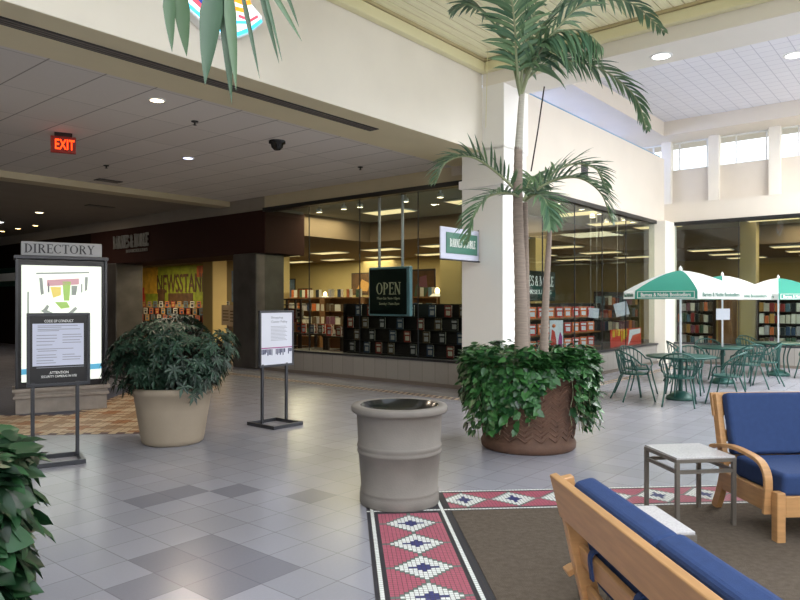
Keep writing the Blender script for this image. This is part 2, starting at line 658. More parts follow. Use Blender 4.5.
# corner where the two outer borders meet: x = -3.05, y = 8.15
cx3, cy3 = -3.05, 8.2
p = .1
for i in range(0, 46):
    for j in range(0, 46):
        if i >= 15 and j >= 15:
            k = 5
        elif i in (0, 14) or j in (0, 14):
            k = 3 if (i + j) % 2 else 0
            if not (i in (0, 14) and j >= min(i, 14) or j in (0, 14) and i >= min(j, 14)):
                k = 1
        else:
            m_, n_ = (i + j) // 4, (i - j + 100) // 4
            k = (2 if m_ % 3 == 0 else 1) if (m_ + n_) % 2 else 0
        x, y = -i * p, j * p
        b3.add([(x - p + .003, y + .003, .003), (x - .003, y + .003, .003), (x - .003, y + p - .003, .003), (x - p + .003, y + p - .003, .003)], [(0, 1, 2, 3)], k)
b3.box(-46 * p, 0, 0, 46 * p, -.01, .0015, 4)
struct('trim_3', b3, ['m_beige', 'm_tan', 'm_orange', 'm_maroon', 'grout', 'm_slate'], store=False, rz=RS, loc=(cx3, cy3, 0))
# dashed border in front of the storefronts
b4 = MB()
for k in range(0, 150):
    y = 5.3 + k * .06
    if y < 13.4:
        b4.box(9.05, 9.11, y, y + .055, -.01, .003, k % 2)
        b4.box(9.18, 9.24, y, y + .055, -.01, .003, (k + 1) % 2)
for k in range(0, 150):
    x = 9.3 + k * .06
    b4.box(x, x + .055, 5.3, 5.36, -.01, .003, k % 2)
    b4.box(x, x + .055, 5.42, 5.48, -.01, .003, (k + 1) % 2)
struct('trim_4', b4, ['m_maroon', 'm_beige'])

# ------------------------------------------------------------------ shell of the mall
HC = 4.12
struct('wall_left', B(-12, 9.56, 6.15, 7.25, HC + .002, 6.5), 'cream')
struct('trim_5', B(-12, 10.3, 6.16, 7.25, HC, HC + .01), 'soffit')
struct('ceiling', B(-12, 10.3, 7.25, 14.1, HC, HC + .1), 'lay_in')
struct('trim_6', B(-12, 10.3, 14.1, 14.55, HC - .13, HC + .1), 'tan_paint')
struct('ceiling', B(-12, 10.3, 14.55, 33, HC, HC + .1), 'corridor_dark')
struct('trim_7', B(10.3, 10.5, 6.56, 12.75, 3.84, HC), 'tan_paint')
# slatted ceiling over the atrium corner
sl = MB()
y = 6.13
while y > 2.6:
    sl.box(-8, 9.55, y - .135, y, 5.60, 5.64)
    y -= .15
while y > -10:
    sl.box(6.2, 9.55, y - .135, y, 5.60, 5.64)
    y -= .15
sl.box(-8, 9.56, 2.6, 6.15, 5.65, 5.7, 1)
sl.box(6.2, 9.56, -10, 2.6, 5.65, 5.7, 1)
struct('ceiling', sl, ['slat', 'dark_gap'])
struct('trim_8', MB().box(-8, 9.56, 6.02, 6.15, 5.40, 5.56).box(9.43, 9.56, -10, 6.02, 5.40, 5.56), 'crown', bevel=.02)
struct('trim_9', MB().box(-8, 9.5, 6.0, 6.1, 5.56, 5.62).box(9.4, 9.52, -10, 6.0, 5.56, 5.62), 'dark_gap')
# beam, pier and column at the corner
struct('beam', B(9.56, 10.37, -10, 6.15, 5.19, 6.6), 'cream', bevel=.01)
struct('column', MB().box(9.56, 10.30, 5.75, 6.56, .0, 3.52).box(9.52, 10.30, 5.71, 6.60, 3.52, 3.66).box(9.56, 10.30, 5.73, 6.56, 3.66, HC + .05)
       .box(9.56, 10.37, 5.73, 6.15, HC, 5.2), 'white_paint', bevel=.008)
struct('column', MB().box(17.85, 18.75, 5.87, 6.3, 0, 3.72), 'cream', bevel=.008)
# nook: upper walls, clerestory recess, ceiling
struct('wall_right', MB().box(10.3, 18.6, 6.15, 6.4, 3.72, 3.95).box(10.3, 18.6, 6.15, 7.3, 3.95, 5.46).box(10.3, 20.5, 6.15, 7.6, 6.09, 6.6), 'cream_nook_dimmed')
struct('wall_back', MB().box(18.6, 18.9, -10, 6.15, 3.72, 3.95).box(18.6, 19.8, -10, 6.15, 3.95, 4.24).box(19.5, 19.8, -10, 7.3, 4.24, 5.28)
       .box(18.6, 20.5, -10, 6.15, 6.09, 6.6), 'cream_nook_dimmed')
pm = MB()
for y in (6.35, 5.1, 3.64, 2.18, .72, -.74, -2.2, -3.66, -5.1, -6.6, -8.1):
    pm.box(19.35, 19.6, y - .13, y + .13, 4.24, 6.1)
for x in (18.2, 16.4, 14.6, 12.8, 11):
    pm.box(x - .1, x + .1, 7.15, 7.3, 5.46, 6.1)
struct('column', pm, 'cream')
struct('ceiling', MB().box(10.37, 18.6, 1.1, 6.15, 6.47, 6.6).box(10.37, 18.6, -10, -4.9, 6.47, 6.6).box(10.37, 10.9, -4.9, 1.1, 6.47, 6.6).box(17.9, 18.6, -4.9, 1.1, 6.47, 6.6), 'lay_in_nook')  # hole left in the tiled ceiling for the added fill lamp
# glazed skylight assumed over the atrium, out of view; an opening added over the nook for fill light
for n, (x0, x1, y0, y1, z) in ((7, (10.9, 17.9, -4.9, 1.1, 6.55)), (8, (-8, 6.2, -10, 2.6, 5.8))):
    w = thing('window_%d' % n, 'x', 'x', (0, 0, 0), ANG)
    del w['label'], w['category']
    w['kind'] = 'structure'
    fr = MB()
    k = 0
    while x0 + k * 1.4 < x1:
        fr.box(x0 + k * 1.4, x0 + k * 1.4 + .06, y0, y1, z - .03, z + .05)
        k += 1
    fr.box(x0, x1, y0, y0 + .06, z - .03, z + .05).box(x0, x1, y1 - .06, y1, z - .03, z + .05)
    fr.build('window_frame', 'fixture_white', w)
    B(x0, x1, y0, y1, z, z + .01).build('pane', 'glass_clear', w)
# clerestory windows
for n, (a, b_, run) in enumerate(((-10, 7.2, 'x'), (10.37, 19.5, 'y'))):
    w = thing('window_%d' % (n + 4), '', '', (0, 0, 0), ANG)
    del w['label'], w['category']
    w['kind'] = 'structure'
    fr, pn = MB(), MB()
    k = a
    if run == 'x':
        pn.box(19.62, 19.63, a, b_, 5.28, 6.09)
        fr.box(19.6, 19.66, a, b_, 5.28, 5.32).box(19.6, 19.66, a, b_, 6.05, 6.09)
        while k < b_:
            fr.box(19.6, 19.66, k - .015, k + .015, 5.28, 6.09)
            k += .73
    else:
        pn.box(a, b_, 7.22, 7.23, 5.46, 6.09)
        fr.box(a, b_, 7.2, 7.26, 5.46, 5.50).box(a, b_, 7.2, 7.26, 6.05, 6.09)
        while k < b_:
            fr.box(k - .015, k + .015, 7.2, 7.26, 5.46, 6.09)
            k += .73
    fr.build('window_frame', 'fixture_white', w)
    pn.build('pane', 'glass_clear', w)
# pipe along the clerestory sill
tag(MB().tube([(10.6, 6.2, 5.49), (18.4, 6.2, 5.49)], .025).build('conduit_pipe', 'sky_blue', store=True), 'thin pale blue pipe along the clerestory sill of the nook', 'pipe')
# enclosing walls behind and beside the camera, with an unseen glass entrance assumed at the end of the nook for light
struct('wall_front', MB().box(-8.3, -8, -10, 6.15, 0, 6.5), 'cream')
struct('wall_corridor', MB().box(-12.3, -12, 6.15, 33.3, 0, 4.3).box(-12, 10.6, 33, 33.3, 0, 4.3), 'shop_dark')
struct('wall_side', MB().box(-8, 11, -10.3, -10, 0, 6.6).box(11, 18.6, -10.3, -10, 5.2, 6.6).box(11, 18.6, -10.3, -10, 0, .3).box(18.4, 18.6, -10.3, -10, 0, 6.6), 'cream')
w = thing('window_6', 'x', 'x', (0, 0, 0), ANG)
del w['label'], w['category']
w['kind'] = 'structure'
fr = MB().box(11, 18.4, -10.2, -10.1, .3, .4).box(11, 18.4, -10.2, -10.1, 5.1, 5.2)
for i in range(7):
    fr.box(11 + i * 1.22, 11.06 + i * 1.22, -10.2, -10.1, .3, 5.2)
fr.build('window_frame', 'black_frame', w)
B(11, 18.4, -10.16, -10.15, .3, 5.2).build('pane', 'glass_clear', w)
# wainscot below the shop windows
struct('wall_wainscot', MB().box(10.22, 10.42, 6.5, 12.8, 0, .47).box(10.3, 17.9, 6.08, 6.28, 0, .49).box(18.5, 18.7, -10, 5.9, 0, .49), 'wainscot')
struct('baseboard_shop', MB().box(10.19, 10.22, 6.56, 12.8, 0, .07).box(10.3, 17.9, 6.05, 6.08, 0, .07).box(18.47, 18.5, -10, 5.87, 0, .07), 'wainscot_base')


# shop windows: pane by pane
def shopfront(n, run, c0, joints, z0, z1, sill):
    w = thing('window_%d' % n, 'x', 'x', (0, 0, 0), ANG)
    del w['label'], w['category']
    w['kind'] = 'structure'
    a, b_ = min(joints), max(joints)

    def bx(mb, u0, u1, d0, d1, za, zb):
        return mb.box(d0, d1, u0, u1, za, zb) if run == 'x' else mb.box(u0, u1, d0, d1, za, zb)
    bx(MB(), a, b_, c0 - .06, c0 + .14, z1, z1 + .09).build('window_frame', 'black_frame', w)
    bx(MB(), a, b_, c0 - .10, c0 + .12, sill, z0).build('window_sill', 'dark_metal', w)
    js = sorted(joints)
    for u0, u1 in zip(js, js[1:]):
        bx(MB(), u0 + .006, u1 - .006, c0, c0 + .012, z0, z1).build('pane', 'glass', w)
    for u in js[1:-1]:
        bx(MB(), u - .006, u + .006, c0 - .002, c0 + .02, z0, z1).build('joint', 'dark_metal', w)


shopfront(1, 'x', 10.3, (6.56, 8.1, 9.65, 11.2, 12.75), .51, 3.75, .47)
shopfront(2, 'y', 6.15, (10.3, 11.7, 13.1, 14.5, 15.9, 17.85), .53, 3.64, .49)
shopfront(3, 'x', 18.6, (5.87, 4.3, 2.7, 1.1, -.5, -2.1, -3.7), .53, 3.64, .49)

# ------------------------------------------------------------------ book shop shell
struct('ceiling', MB().box(10.5, 14.2, 6.4, 12.9, 3.86, 3.95).box(14.2, 22, 6.4, 8.6, 3.86, 3.95).box(18.75, 22, -10, 6.4, 3.86, 3.95), 'store_ceiling_high')
struct('ceiling', MB().box(14.2, 34, 8.6, 34, 3.3, 4.3).box(11.55, 14.2, 12.9, 34, 3.3, 4.3).box(22, 34, -10, 8.6, 3.3, 4.3), 'store_ceiling')
struct('wall_store', MB().box(29, 29.2, -10, 34, 0, 3.4).box(10.5, 29, 33.8, 34, 0, 4.3).box(18.6, 34, -10.2, -10, 0, 4.3).box(17.2, 17.4, 22.5, 34, 0, 3.3).box(20.3, 20.5, 13.7, 25, 0, 3.3), 'store_wall')
struct('wall_fascia', MB().box(10.28, 11.55, 12.72, 21.4, 2.77, 3.80), 'maroon', bevel=.01)
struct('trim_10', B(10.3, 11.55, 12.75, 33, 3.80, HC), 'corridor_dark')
struct('column', MB().box(10.12, 11.0, 12.85, 13.75, 0, 2.77), 'pillar_metal', bevel=.03)
struct('column', MB().box(10.12, 11.0, 19.5, 20.5, 0, 2.77), 'pillar_metal', bevel=.03)
struct('wall_shops', MB().box(10.3, 10.6, 21.4, 33, 0, 3.8), 'shop_dark')
for x, y, w_ in ((15.0, 17.9, .3), (22.8, 7.6, .32), (17.5, 9.6, .3), (14.6, 20.9, .3), (20.9, 4.55, .2), (16.3, 8.95, .36), (24.5, 3.2, .3)):
    struct('column', B(x - w_, x + w_, y - w_, y + w_, 0, 3.3 if y > 8 or x > 22 else 3.86), 'store_wall')
struct('column', B(20.6, 21.2, 4.95, 5.3, 0, 1.95), 'wood_mid')
# platforms behind the glass
struct('trim_11', MB().box(10.45, 11.4, 6.7, 12.7, 0, .44).box(10.45, 17.8, 6.32, 7.35, 0, .47), 'wood_dark')

# ------------------------------------------------------------------ lights in the ceilings
tro = None
rowsx = [('left', X, [9.4 + 2.4 * i for i in range(7)]) for X in (16.2, 19, 22, 25)] + [('right', X, [-1, 1.4, 3.8, 6.2]) for X in (23.2, 25.6, 28)]
ct = {}
for side, X, ys in rowsx:
    ct[side] = ct.get(side, 0) + 1
    for i, y in enumerate(ys):
        if side == 'left' and (X < 17.4 and y > 21 or X > 20 and 13.3 < y < 26):
            continue
        lb = 'lit ceiling panel in the %s row behind the %s glass, %s from the corner' % (ORD[ct[side] - 1], side, ORD[i])
        if tro is None:
            tro = thing('ceiling_light', lb, 'ceiling light', W(X, y, 3.3), ANG, 'bookshop ceiling panels')
            MB().box(-.32, .32, -.64, .64, -.03, 0).build('frame', 'fixture_white', tro)
            B(-.29, .29, -.61, .61, -.036, -.03).build('diffuser', 'e_troffer', tro)
        else:
            dup(tro, W(X, y, 3.3), ANG, lb)
for i, (X, y) in enumerate(((12.5, 8.2), (12.7, 10.9), (16, 7.5), (20.3, 6.9), (20.4, 3.9), (20.4, 1.5), (18.6, 7.6))):
    dup(tro, W(X, y, 3.86), ANG, 'lit panel in the high ceiling near the glass, %s from the entrance' % ORD[(1, 0, 2, 3, 4, 5, 6)[i]])
dl = None
spots = [(10.9, 7.3), (10.9, 8.0), (10.9, 8.9), (10.9, 10.2), (10.9, 10.7), (10.9, 11.5), (13.2, 6.6), (14.4, 6.6), (15.4, 6.6), (16.2, 6.6), (16.9, 6.6), (17.5, 6.6), (15.9, 7.0), (17.0, 7.1), (19.1, 5.3), (19.1, 4.3), (19.1, 3.3), (19.1, 2.5)]
for i, (X, y) in enumerate(spots):
    nm = ('left shop glass, %s from the white pillar' % ORD[i] if i < 6 else 'right shop glass, %s along it' % ORD[i - 6] if i < 14 else 'far shop glass, %s along it' % ORD[i - 14])
    lb = 'small bright spotlight behind the ' + nm
    if dl is None:
        dl = thing('spotlight', lb, 'spotlight', W(X, y, 3.86), 0, 'spotlights above the shop windows')
        MB().lathe([(.02, 0), (.02, -.08), (.06, -.09), (.075, -.17), (.065, -.17)], 16).build('housing', 'fixture_white', dl)
        MB().lathe([(0, -.16), (.065, -.165)], 16).build('bulb', 'e_down', dl)
    else:
        dup(dl, W(X, y, 3.86), 0, lb)


def recessed(name, loc, r, e, label):
    t = thing(name, label, 'downlight', loc)
    MB().lathe([(r * .82, -.012), (r, -.012), (r * 1.08, 0)], 28).build('ring', 'fixture_white', t)
    MB().lathe([(0, -.008), (r * .82, -.010)], 28).build('lens', e, t)


recessed('downlight', W(4.53, 7.70, HC), .10, 'e_down', 'warm round downlight in the corridor ceiling beside the tan soffit')
recessed('downlight', W(6.70, 10.38, HC), .10, 'e_cool', 'cool dim downlight in the corridor ceiling, deeper than the warm one')
recessed('downlight', W(8.1, 19.9, HC), .12, 'e_down', 'small far downlight above the directory kiosk')
recessed('downlight', W(10.0, 3.35, 5.19), .15, 'e_nook', 'round downlight under the cream beam right of the palm')
recessed('downlight', W(15.2, 2.5, 6.47), .2, 'e_nook', 'round downlight in the white tiled ceiling above the umbrellas')
t = thing('ceiling_light', 'bright lit panel in the dark corridor ceiling at the far left', 'ceiling light', W(8.0, 23.6, HC), ANG)
B(-.32, .32, -.64, .64, -.03, 0).build('frame', 'fixture_white', t)
B(-.29, .29, -.61, .61, -.036, -.03).build('diffuser', 'e_nook', t)
for X, y, lb in ((2.6, 8.3, 'near the tan soffit at the left edge'), (5.4, 8.2, 'right of the warm downlight'), (6.1, 12.1, 'left of the cool downlight'), (9.2, 8.6, 'close above the shop glass')):
    tag(MB().lathe([(.05, 0), (.05, -.012), (.014, -.02), (.012, -.05), (.03, -.055), (0, -.06)], 14).build('sprinkler', 'vent_dark', loc=W(X, y, HC)),
        'small dark sprinkler head in the corridor ceiling ' + lb, 'sprinkler')
tag(MB().lathe([(.13, 0), (.13, -.04), (.1, -.05), (.09, -.1), (.05, -.14), (0, -.15)], 24).build('security_camera', 'liner', loc=W(6.89, 8.22, HC)),
    'dark dome security camera under the corridor ceiling', 'security camera')
t = thing('air_diffuser', 'long black slot air diffuser in the tan soffit over the corridor', 'air vent', W(0, 0, HC), ANG)
B(-10, 7.35, 6.50, 6.68, -.008, 0).build('frame', 'vent_dark', t)
for k in range(3):
    B(-9.95, 7.3, 6.53 + k * .05, 6.545 + k * .05, -.014, -.008).build('louver', 'wainscot_base', t)
for X, y, sx, lb in ((6.9, 13.6, .5, 'in front of the tan ceiling band'), (4.9, 16.2, 1.0, 'beyond the tan ceiling band, the longest'), (8.6, 17.4, .7, 'beyond the tan ceiling band, above the shop name')):
    t = thing('ceiling_vent', 'dark air vent in the corridor ceiling ' + lb, 'air vent', W(X, y, HC), ANG)
    B(-sx / 2, sx / 2, -.13, .13, -.012, 0).build('frame', 'vent_dark', t)
    for k in range(5):
        B(-sx / 2 + .02, sx / 2 - .02, -.11 + k * .045, -.09 + k * .045, -.018, -.012).build('louver', 'wainscot_base', t)
for (X, y, z, rz, lb) in ((13.55, 6.15, 4.42, ANG, 'on the cream wall right of the palm'), (18.6, 1.12, 4.5, ANG - PI / 2, 'on the cream wall at the right edge of the photo')):
    t = thing('wall_vent', 'square dark air grille ' + lb, 'air vent', W(X, y, z), rz)
    B(-.15, .15, -.02, 0, -.16, .16).build('frame', 'dark_metal', t)
    for k in range(6):
        B(-.12, .12, -.028, -.02, -.13 + k * .046, -.11 + k * .046).build('louver', 'vent_dark', t)
    if z == 4.5:
        t.location = W(19.5, .75, 4.55)

# exit sign
t = thing('exit_sign', 'red lit EXIT sign hanging under the corridor ceiling', 'exit sign', (-5.02, 10.05, HC), DEG(27))
B(-.12, .12, -.03, .03, -.06, 0).build('mount', 'black_frame', t)
B(-.17, .17, -.04, .04, -.30, -.06).build('housing', 'exit_body', t, bevel=.006)
text_obj(t, 'EXIT', .02, -.18, .26, .15, -.042, 'e_exit', bold=.015)

# lit sign on the bulkhead
t = thing('neon_sign', 'brightly lit colourful sign on the cream bulkhead behind the hanging palm leaves', 'sign', W(4.3, 6.02, 5.0), ANG)
poly = [(-1.2, -.05), (-.52, -.38), (-.21, -.54), (.0, -.58), (.2, -.55), (.385, -.43), (.56, -.26), (.57, -.2), (.36, -.07), (-.3, .45)]
MB().prism(poly, -.0, .12).build('case', 'fixture_white', t, bevel=.01)
MB().prism([(x * .93 - .012, z * .93 - .014) for x, z in poly], -.006, .0).build('lit_face', 'e_neon_white', t)


def strip(pts, w, m):
    MB().plank([(x, -.012, z) for x, z in pts], .008, (0, 1, 0), w).build('glowing_strip', m, t)


strip([(-.55, -.33), (-.2, -.49), (.0, -.53), (.19, -.5), (.35, -.4)], .04, 'e_neon_cyan')
strip([(.35, -.4), (.51, -.25)], .035, 'e_neon_cyan')
strip([(-.06, -.02), (.08, -.14), (.26, -.14), (.36, -.1)], .05, 'e_neon_orange')
strip([(-.02, -.16), (.12, -.24), (.27, -.22)], .045, 'e_neon_orange')
strip([(-.4, -.18), (-.1, -.36), (.1, -.4), (.3, -.34)], .03, 'e_neon_cyan')
strip([(.2, -.3), (.36, -.3), (.46, -.22)], .03, 'e_neon_pink')
strip([(-.42, -.28), (-.25, -.36)], .05, 'e_neon_pink')
strip([(-.35, -.24), (-.15, -.4)], .04, 'e_neon_blue')
strip([(-.2, -.2), (-.02, -.46)], .022, 'e_neon_blue')
strip([(.02, -.3), (.06, -.5)], .022, 'e_neon_blue')
# cords hanging near the bulkhead
tag(MB().tube([W(1.75, 5.7, 5.6), W(1.75, 5.72, 4.9), W(1.76, 5.7, 3.78)], .006, 5).build('hanging_wire', 'crown'), 'thin pale wire hanging at the top left corner', 'wire')
tag(MB().tube([W(2.95, 6.0, 5.6), W(2.96, 6.0, 5.0), W(2.97, 6.0, 4.42)], .006, 5).build('hanging_wire', 'dark_metal'), 'thin dark wire with a loop hanging before the bulkhead', 'wire')
tag(MB().tube([W(9.1, 5.75, 5.6), W(9.15, 5.8, 5.0), W(9.2, 5.85, 4.4)], .005, 5).build('hanging_wire', 'crown'), 'pale wire hanging in the corner of the slatted ceiling', 'wire')


# ------------------------------------------------------------------ shop signs
t = thing('shop_fascia_sign', 'dim raised letters BARNES & NOBLE on the dark red fascia', 'sign', W(10.28, 18.85, 3.3), ANG - PI / 2)
mat('dim_text', '#90908a', .35, .2)
serif_obj(t, 'BARNES & NOBLE', 0, .1, 2.0, .38, -.03, 'dim_text', depth=.04)
serif_obj(t, 'BOOKSELLERS', .35, -.19, 1.2, .09, -.03, 'dim_text', 'subtitle', depth=.03)

t = thing('open_sign', 'dark green OPEN sign hung on two rods behind the left shop glass', 'sign', W(10.62, 9.08, 1.31), ANG - PI / 2)
B(-.56, .56, -.05, .05, 0, 1.02).build('frame', 'aqua_edge', t, bevel=.02)
B(-.52, .48, -.06, -.05, .04, .97).build('panel', 'sign_dark', t)
serif_obj(t, 'OPEN', .0, .57, .66, .25, -.06, 'gold_text')
text_obj(t, 'Mon-Sat 9am-10pm', .0, .36, .62, .07, -.06, 'gold_text', 'opening_hours')
text_obj(t, 'Sunday 11am-7pm', .02, .25, .54, .07, -.06, 'gold_text', 'opening_hours')
for x in (-.3, .33):
    MB().tube([(x, 0, 1.0), (x, 0, 2.55)], .03, 10).build('rod', 'white_pole', t)

t = thing('blade_sign', 'green and white BARNES & NOBLE sign sticking out from the white pillar', 'sign', W(9.56, 6.2, 2.28), ANG)
B(-1.12, -.04, -.012, .012, .0, .50).build('plate', 'paper', t, bevel=.006)
B(-.98, -.1, -.022, -.012, .09, .42).build('panel', 'sign_green_light', t)
serif_obj(t, 'BARNES & NOBLE', -.53, .26, .72, .13, -.022, 'white_text')
MB().tube([(-1.12, 0, -.01), (.0, 0, -.01)], .012, 8).tube([(-.04, 0, -.02), (-.04, 0, .52)], .012, 8).build('bracket', 'dark_metal', t)

t = thing('bookseller_sign', 'dark sign with white BARNES & NOBLE letters behind the right glass', 'sign', W(13.15, 7.12, 1.62), ANG)
B(-.95, .95, -.02, .02, .0, .66).build('panel', 'sign_dark', t)
serif_obj(t, 'BARNES & NOBLE', 0, .44, 1.7, .22, -.02, 'white_text')
serif_obj(t, 'BOOKSELLERS', .05, .2, 1.4, .09, -.02, 'white_text', 'subtitle')


# ------------------------------------------------------------------ books
def book_proto(i, w, d, h):
    """closed hardback standing with its front to -y: cover and page block"""
    t_ = thing('book', 'x', 'book')
    B(-w / 2, w / 2, -d / 2, d / 2, 0, h).build('cover', 'book%d' % i, t_)
    B(-w / 2 + .004, w / 2 + .001, -d / 2 + .004, d / 2 - .004, .004, h + .001).build('pages', 'page', t_)
    return t_


def book_mesh(name, m1, m2, w, d, h, art=None):
    mb = MB().box(-w / 2, w / 2, -d / 2, d / 2, 0, h)
    mb.box(-w / 2 + .006, w / 2 + .0015, -d / 2 + .005, d / 2 - .005, .005, h + .0015, 1)
    if art:
        mb.box(-w * .28, w * .32, -d / 2 - .001, -d / 2, h * .16, h * .55, 2)
        mb.box(-w * .36, w * .36, -d / 2 - .001, -d / 2, h * .68, h * .86, 2)
    o = mb.build(name, [m1, 'page'] + ([art] if art else []))
    return o


def place(o, used, loc, rz, label, group, cat='book', scale=None):
    if o.name in used:
        c = o.copy()
        COL.objects.link(c)
    else:
        c = o
        used.add(o.name)
    c.location = loc
    c.rotation_euler = (0, 0, rz)
    if scale:
        c.scale = scale
    tag(c, label, cat, group)
    return c


USED = set()
# dark rack in the left window with books shown face out
t = thing('display_rack', 'tall black display rack facing the left shop window', 'display rack', W(11.0, 9.0, .44), ANG - PI / 2)
B(-1.75, 1.75, .02, .06, 0, 1.12).build('back_panel', 'rack_black', t)
for k in range(4):
    B(-1.75, 1.75, -.07, .02, .03 + k * .27, .045 + k * .27).build('shelf', 'rack_black', t)
for x in (-1.75, 1.72):
    B(x, x + .03, -.07, .06, 0, 1.12).build('side_panel', 'rack_black', t)
fo = [book_mesh('book', 'book%d' % c, 'page', .17, .025, .235, a) for c, a in ((6, 'book7'), (3, 'book7'), (0, 'book1'), (2, 'book7'))]
for r_ in range(4):
    xs = [(-1.5, -1.05, -.7, -.35, .25, .7, 1.2), (-1.35, -.9, -.3, .1, .6, 1.0, 1.45), (-1.55, -1.1, -.6, -.1, .45, .9, 1.3), (-1.3, -.95, -.45, .2, .75, 1.15, 1.5)][r_]
    for i, x in enumerate(xs):
        P = W(11.0, 9.0) + Matrix.Rotation(ANG - PI / 2, 3, 'Z') @ Vector((x, -.035, 0))
        place(fo[(i * 3 + r_) % 4], USED, (P.x, P.y, .44 + .0465 + r_ * .27), ANG - PI / 2,
              'book faced out on the black rack, %s from the left in the %s row up' % (ORD[i], ORD[r_]), 'books on the black rack')
# red books behind the right glass
t = thing('bookcase', 'long dark shelf of red books behind the right glass', 'bookcase', W(14.4, 7.2, .47), ANG)
B(-2.1, 2.1, .1, .13, 0, 1.1).build('back_panel', 'rack_black', t)
for k in range(3):
    B(-2.1, 2.1, -.16, .1, .0 + k * .37, .03 + k * .37).build('shelf', 'wood_mid', t)
for x in (-2.1, 2.07):
    B(x, x + .03, -.16, .13, 0, 1.1).build('side_panel', 'rack_black', t)
rb = book_mesh('book', 'red', 'page', .175, .03, .245, 'paper_white')
ro = book_mesh('book', 'orange', 'page', .175, .03, .245, 'paper_white')
for r_ in range(3):
    for i in range(9):
        x = 12.62 + i * .43
        place((rb, ro)[(i + r_) % 2], USED, W(x, 7.12, .5025 + r_ * .37), ANG - DEG(42),
              'red book behind the right glass, %s from the palm, %s row up' % (ORD[i], ORD[r_]), 'red books on the long shelf')
# standing card, red banner, white cards
t = thing('cardboard_standee', 'tall red and white cardboard display standing behind the right glass', 'display', W(13.2, 6.62, .47), DEG(10))
B(-.15, .15, 0, .02, 0, .74).build('board', 'paper_white', t)
MB().prism([(-.13, .02), (-.01, .02), (.0, .3), (-.04, .5), (-.1, .55), (-.13, .3)], -.004, 0).build('printed_shape', 'red', t)
MB().prism([(.03, .02), (.13, .02), (.13, .4), (.08, .5), (.04, .3)], -.004, 0).build('printed_shape', 'magenta', t)
MB().lathe([(.0, 0), (.04, .0), (.04, .003), (0, .003)], 14).build('printed_shape', 'orange', t).matrix_local = Matrix.Translation((-.06, -.002, .62)) @ Matrix.Rotation(PI / 2, 4, 'X')
t = thing('sale_banner', 'red banner with yellow and white marks low in the right shop window', 'banner', W(16.7, 6.45, .47), ANG)
B(-1.0, 1.0, 0, .02, .0, .46).build('board', 'red', t)
for k, (x, z, w_, h_) in enumerate(((-.9, .28, .16, .16), (-.66, .3, .05, .18), (-.55, .3, .12, .16), (-.36, .14, .07, .32), (-.24, .2, .14, .24), (-.05, .26, .08, .2))):
    B(x, x + w_, -.004, 0, z, z + h_).build('printed_shape', 'yellow', t)
MB().prism([(.08, .02), (.2, .42), (.95, .44), (.95, .32), (.4, .28)], -.004, 0).build('printed_shape', 'paper_white', t)
for X, y, z, a, s_, lb in ((15.75, 6.9, 1.33, .1, .24, 'smaller white card hanging above the red banner'), (16.75, 6.6, 1.42, -.25, .34, 'larger tilted white card hanging above the red banner')):
    t = thing('hanging_card', lb, 'card', W(X, y, z), DEG(-5))
    o = B(-s_ / 2, s_ / 2, -.005, .005, -s_ / 2, s_ / 2).build('card', 'paper', t)
    o.rotation_euler = (0, a, 0)
    MB().tube([(-s_ * .3, 0, s_ / 2 - .02), (-s_ * .3, 0, 3.86 - z)], .003, 4).tube([(s_ * .3, 0, s_ / 2 - .05), (s_ * .3, 0, 3.86 - z)], .003, 4).build('thread', 'fixture_white', t)


# bookcases with spines
def bookcase(label, loc, rz, w, h, n, m='wood_dark'):
    t_ = thing('bookcase', label, 'bookcase', loc, rz)
    B(-w / 2, w / 2, .26, .28, 0, h).build('back_panel', m, t_)
    for x in (-w / 2, w / 2 - .03):
        B(x, x + .03, 0, .26, 0, h).build('side_panel', m, t_)
    for k in range(n + 1):
        z = .06 + k * (h - .08) / n
        B(-w / 2 + .03, w / 2 - .03, .0, .26, z - .02, z).build('shelf', m, t_)
    return t_


spine = [book_mesh('book', 'book%d' % i, 'page', .085, .17, .25) for i in range(12)]


def fill(loc, rz, w, h, n, levels, per, where, group):
    R = Matrix.Rotation(rz, 3, 'Z')
    for lv in levels:
        z = .06 + lv * (h - .08) / n
        for i in range(per):
            x = -w / 2 + .1 + (w - .2) * i / (per - 1)
            P = Vector(loc) + R @ Vector((x, .13, z + .001))
            place(spine[rnd.randrange(12)], USED, P, rz, 'upright book in %s, %s from left, %s shelf' % (where, ORD[i], ORD[lv]), group,
                  scale=((w - .24) / (per - 1) / .085 * rnd.uniform(.8, .97), 1, rnd.uniform(.8, 1.05)))


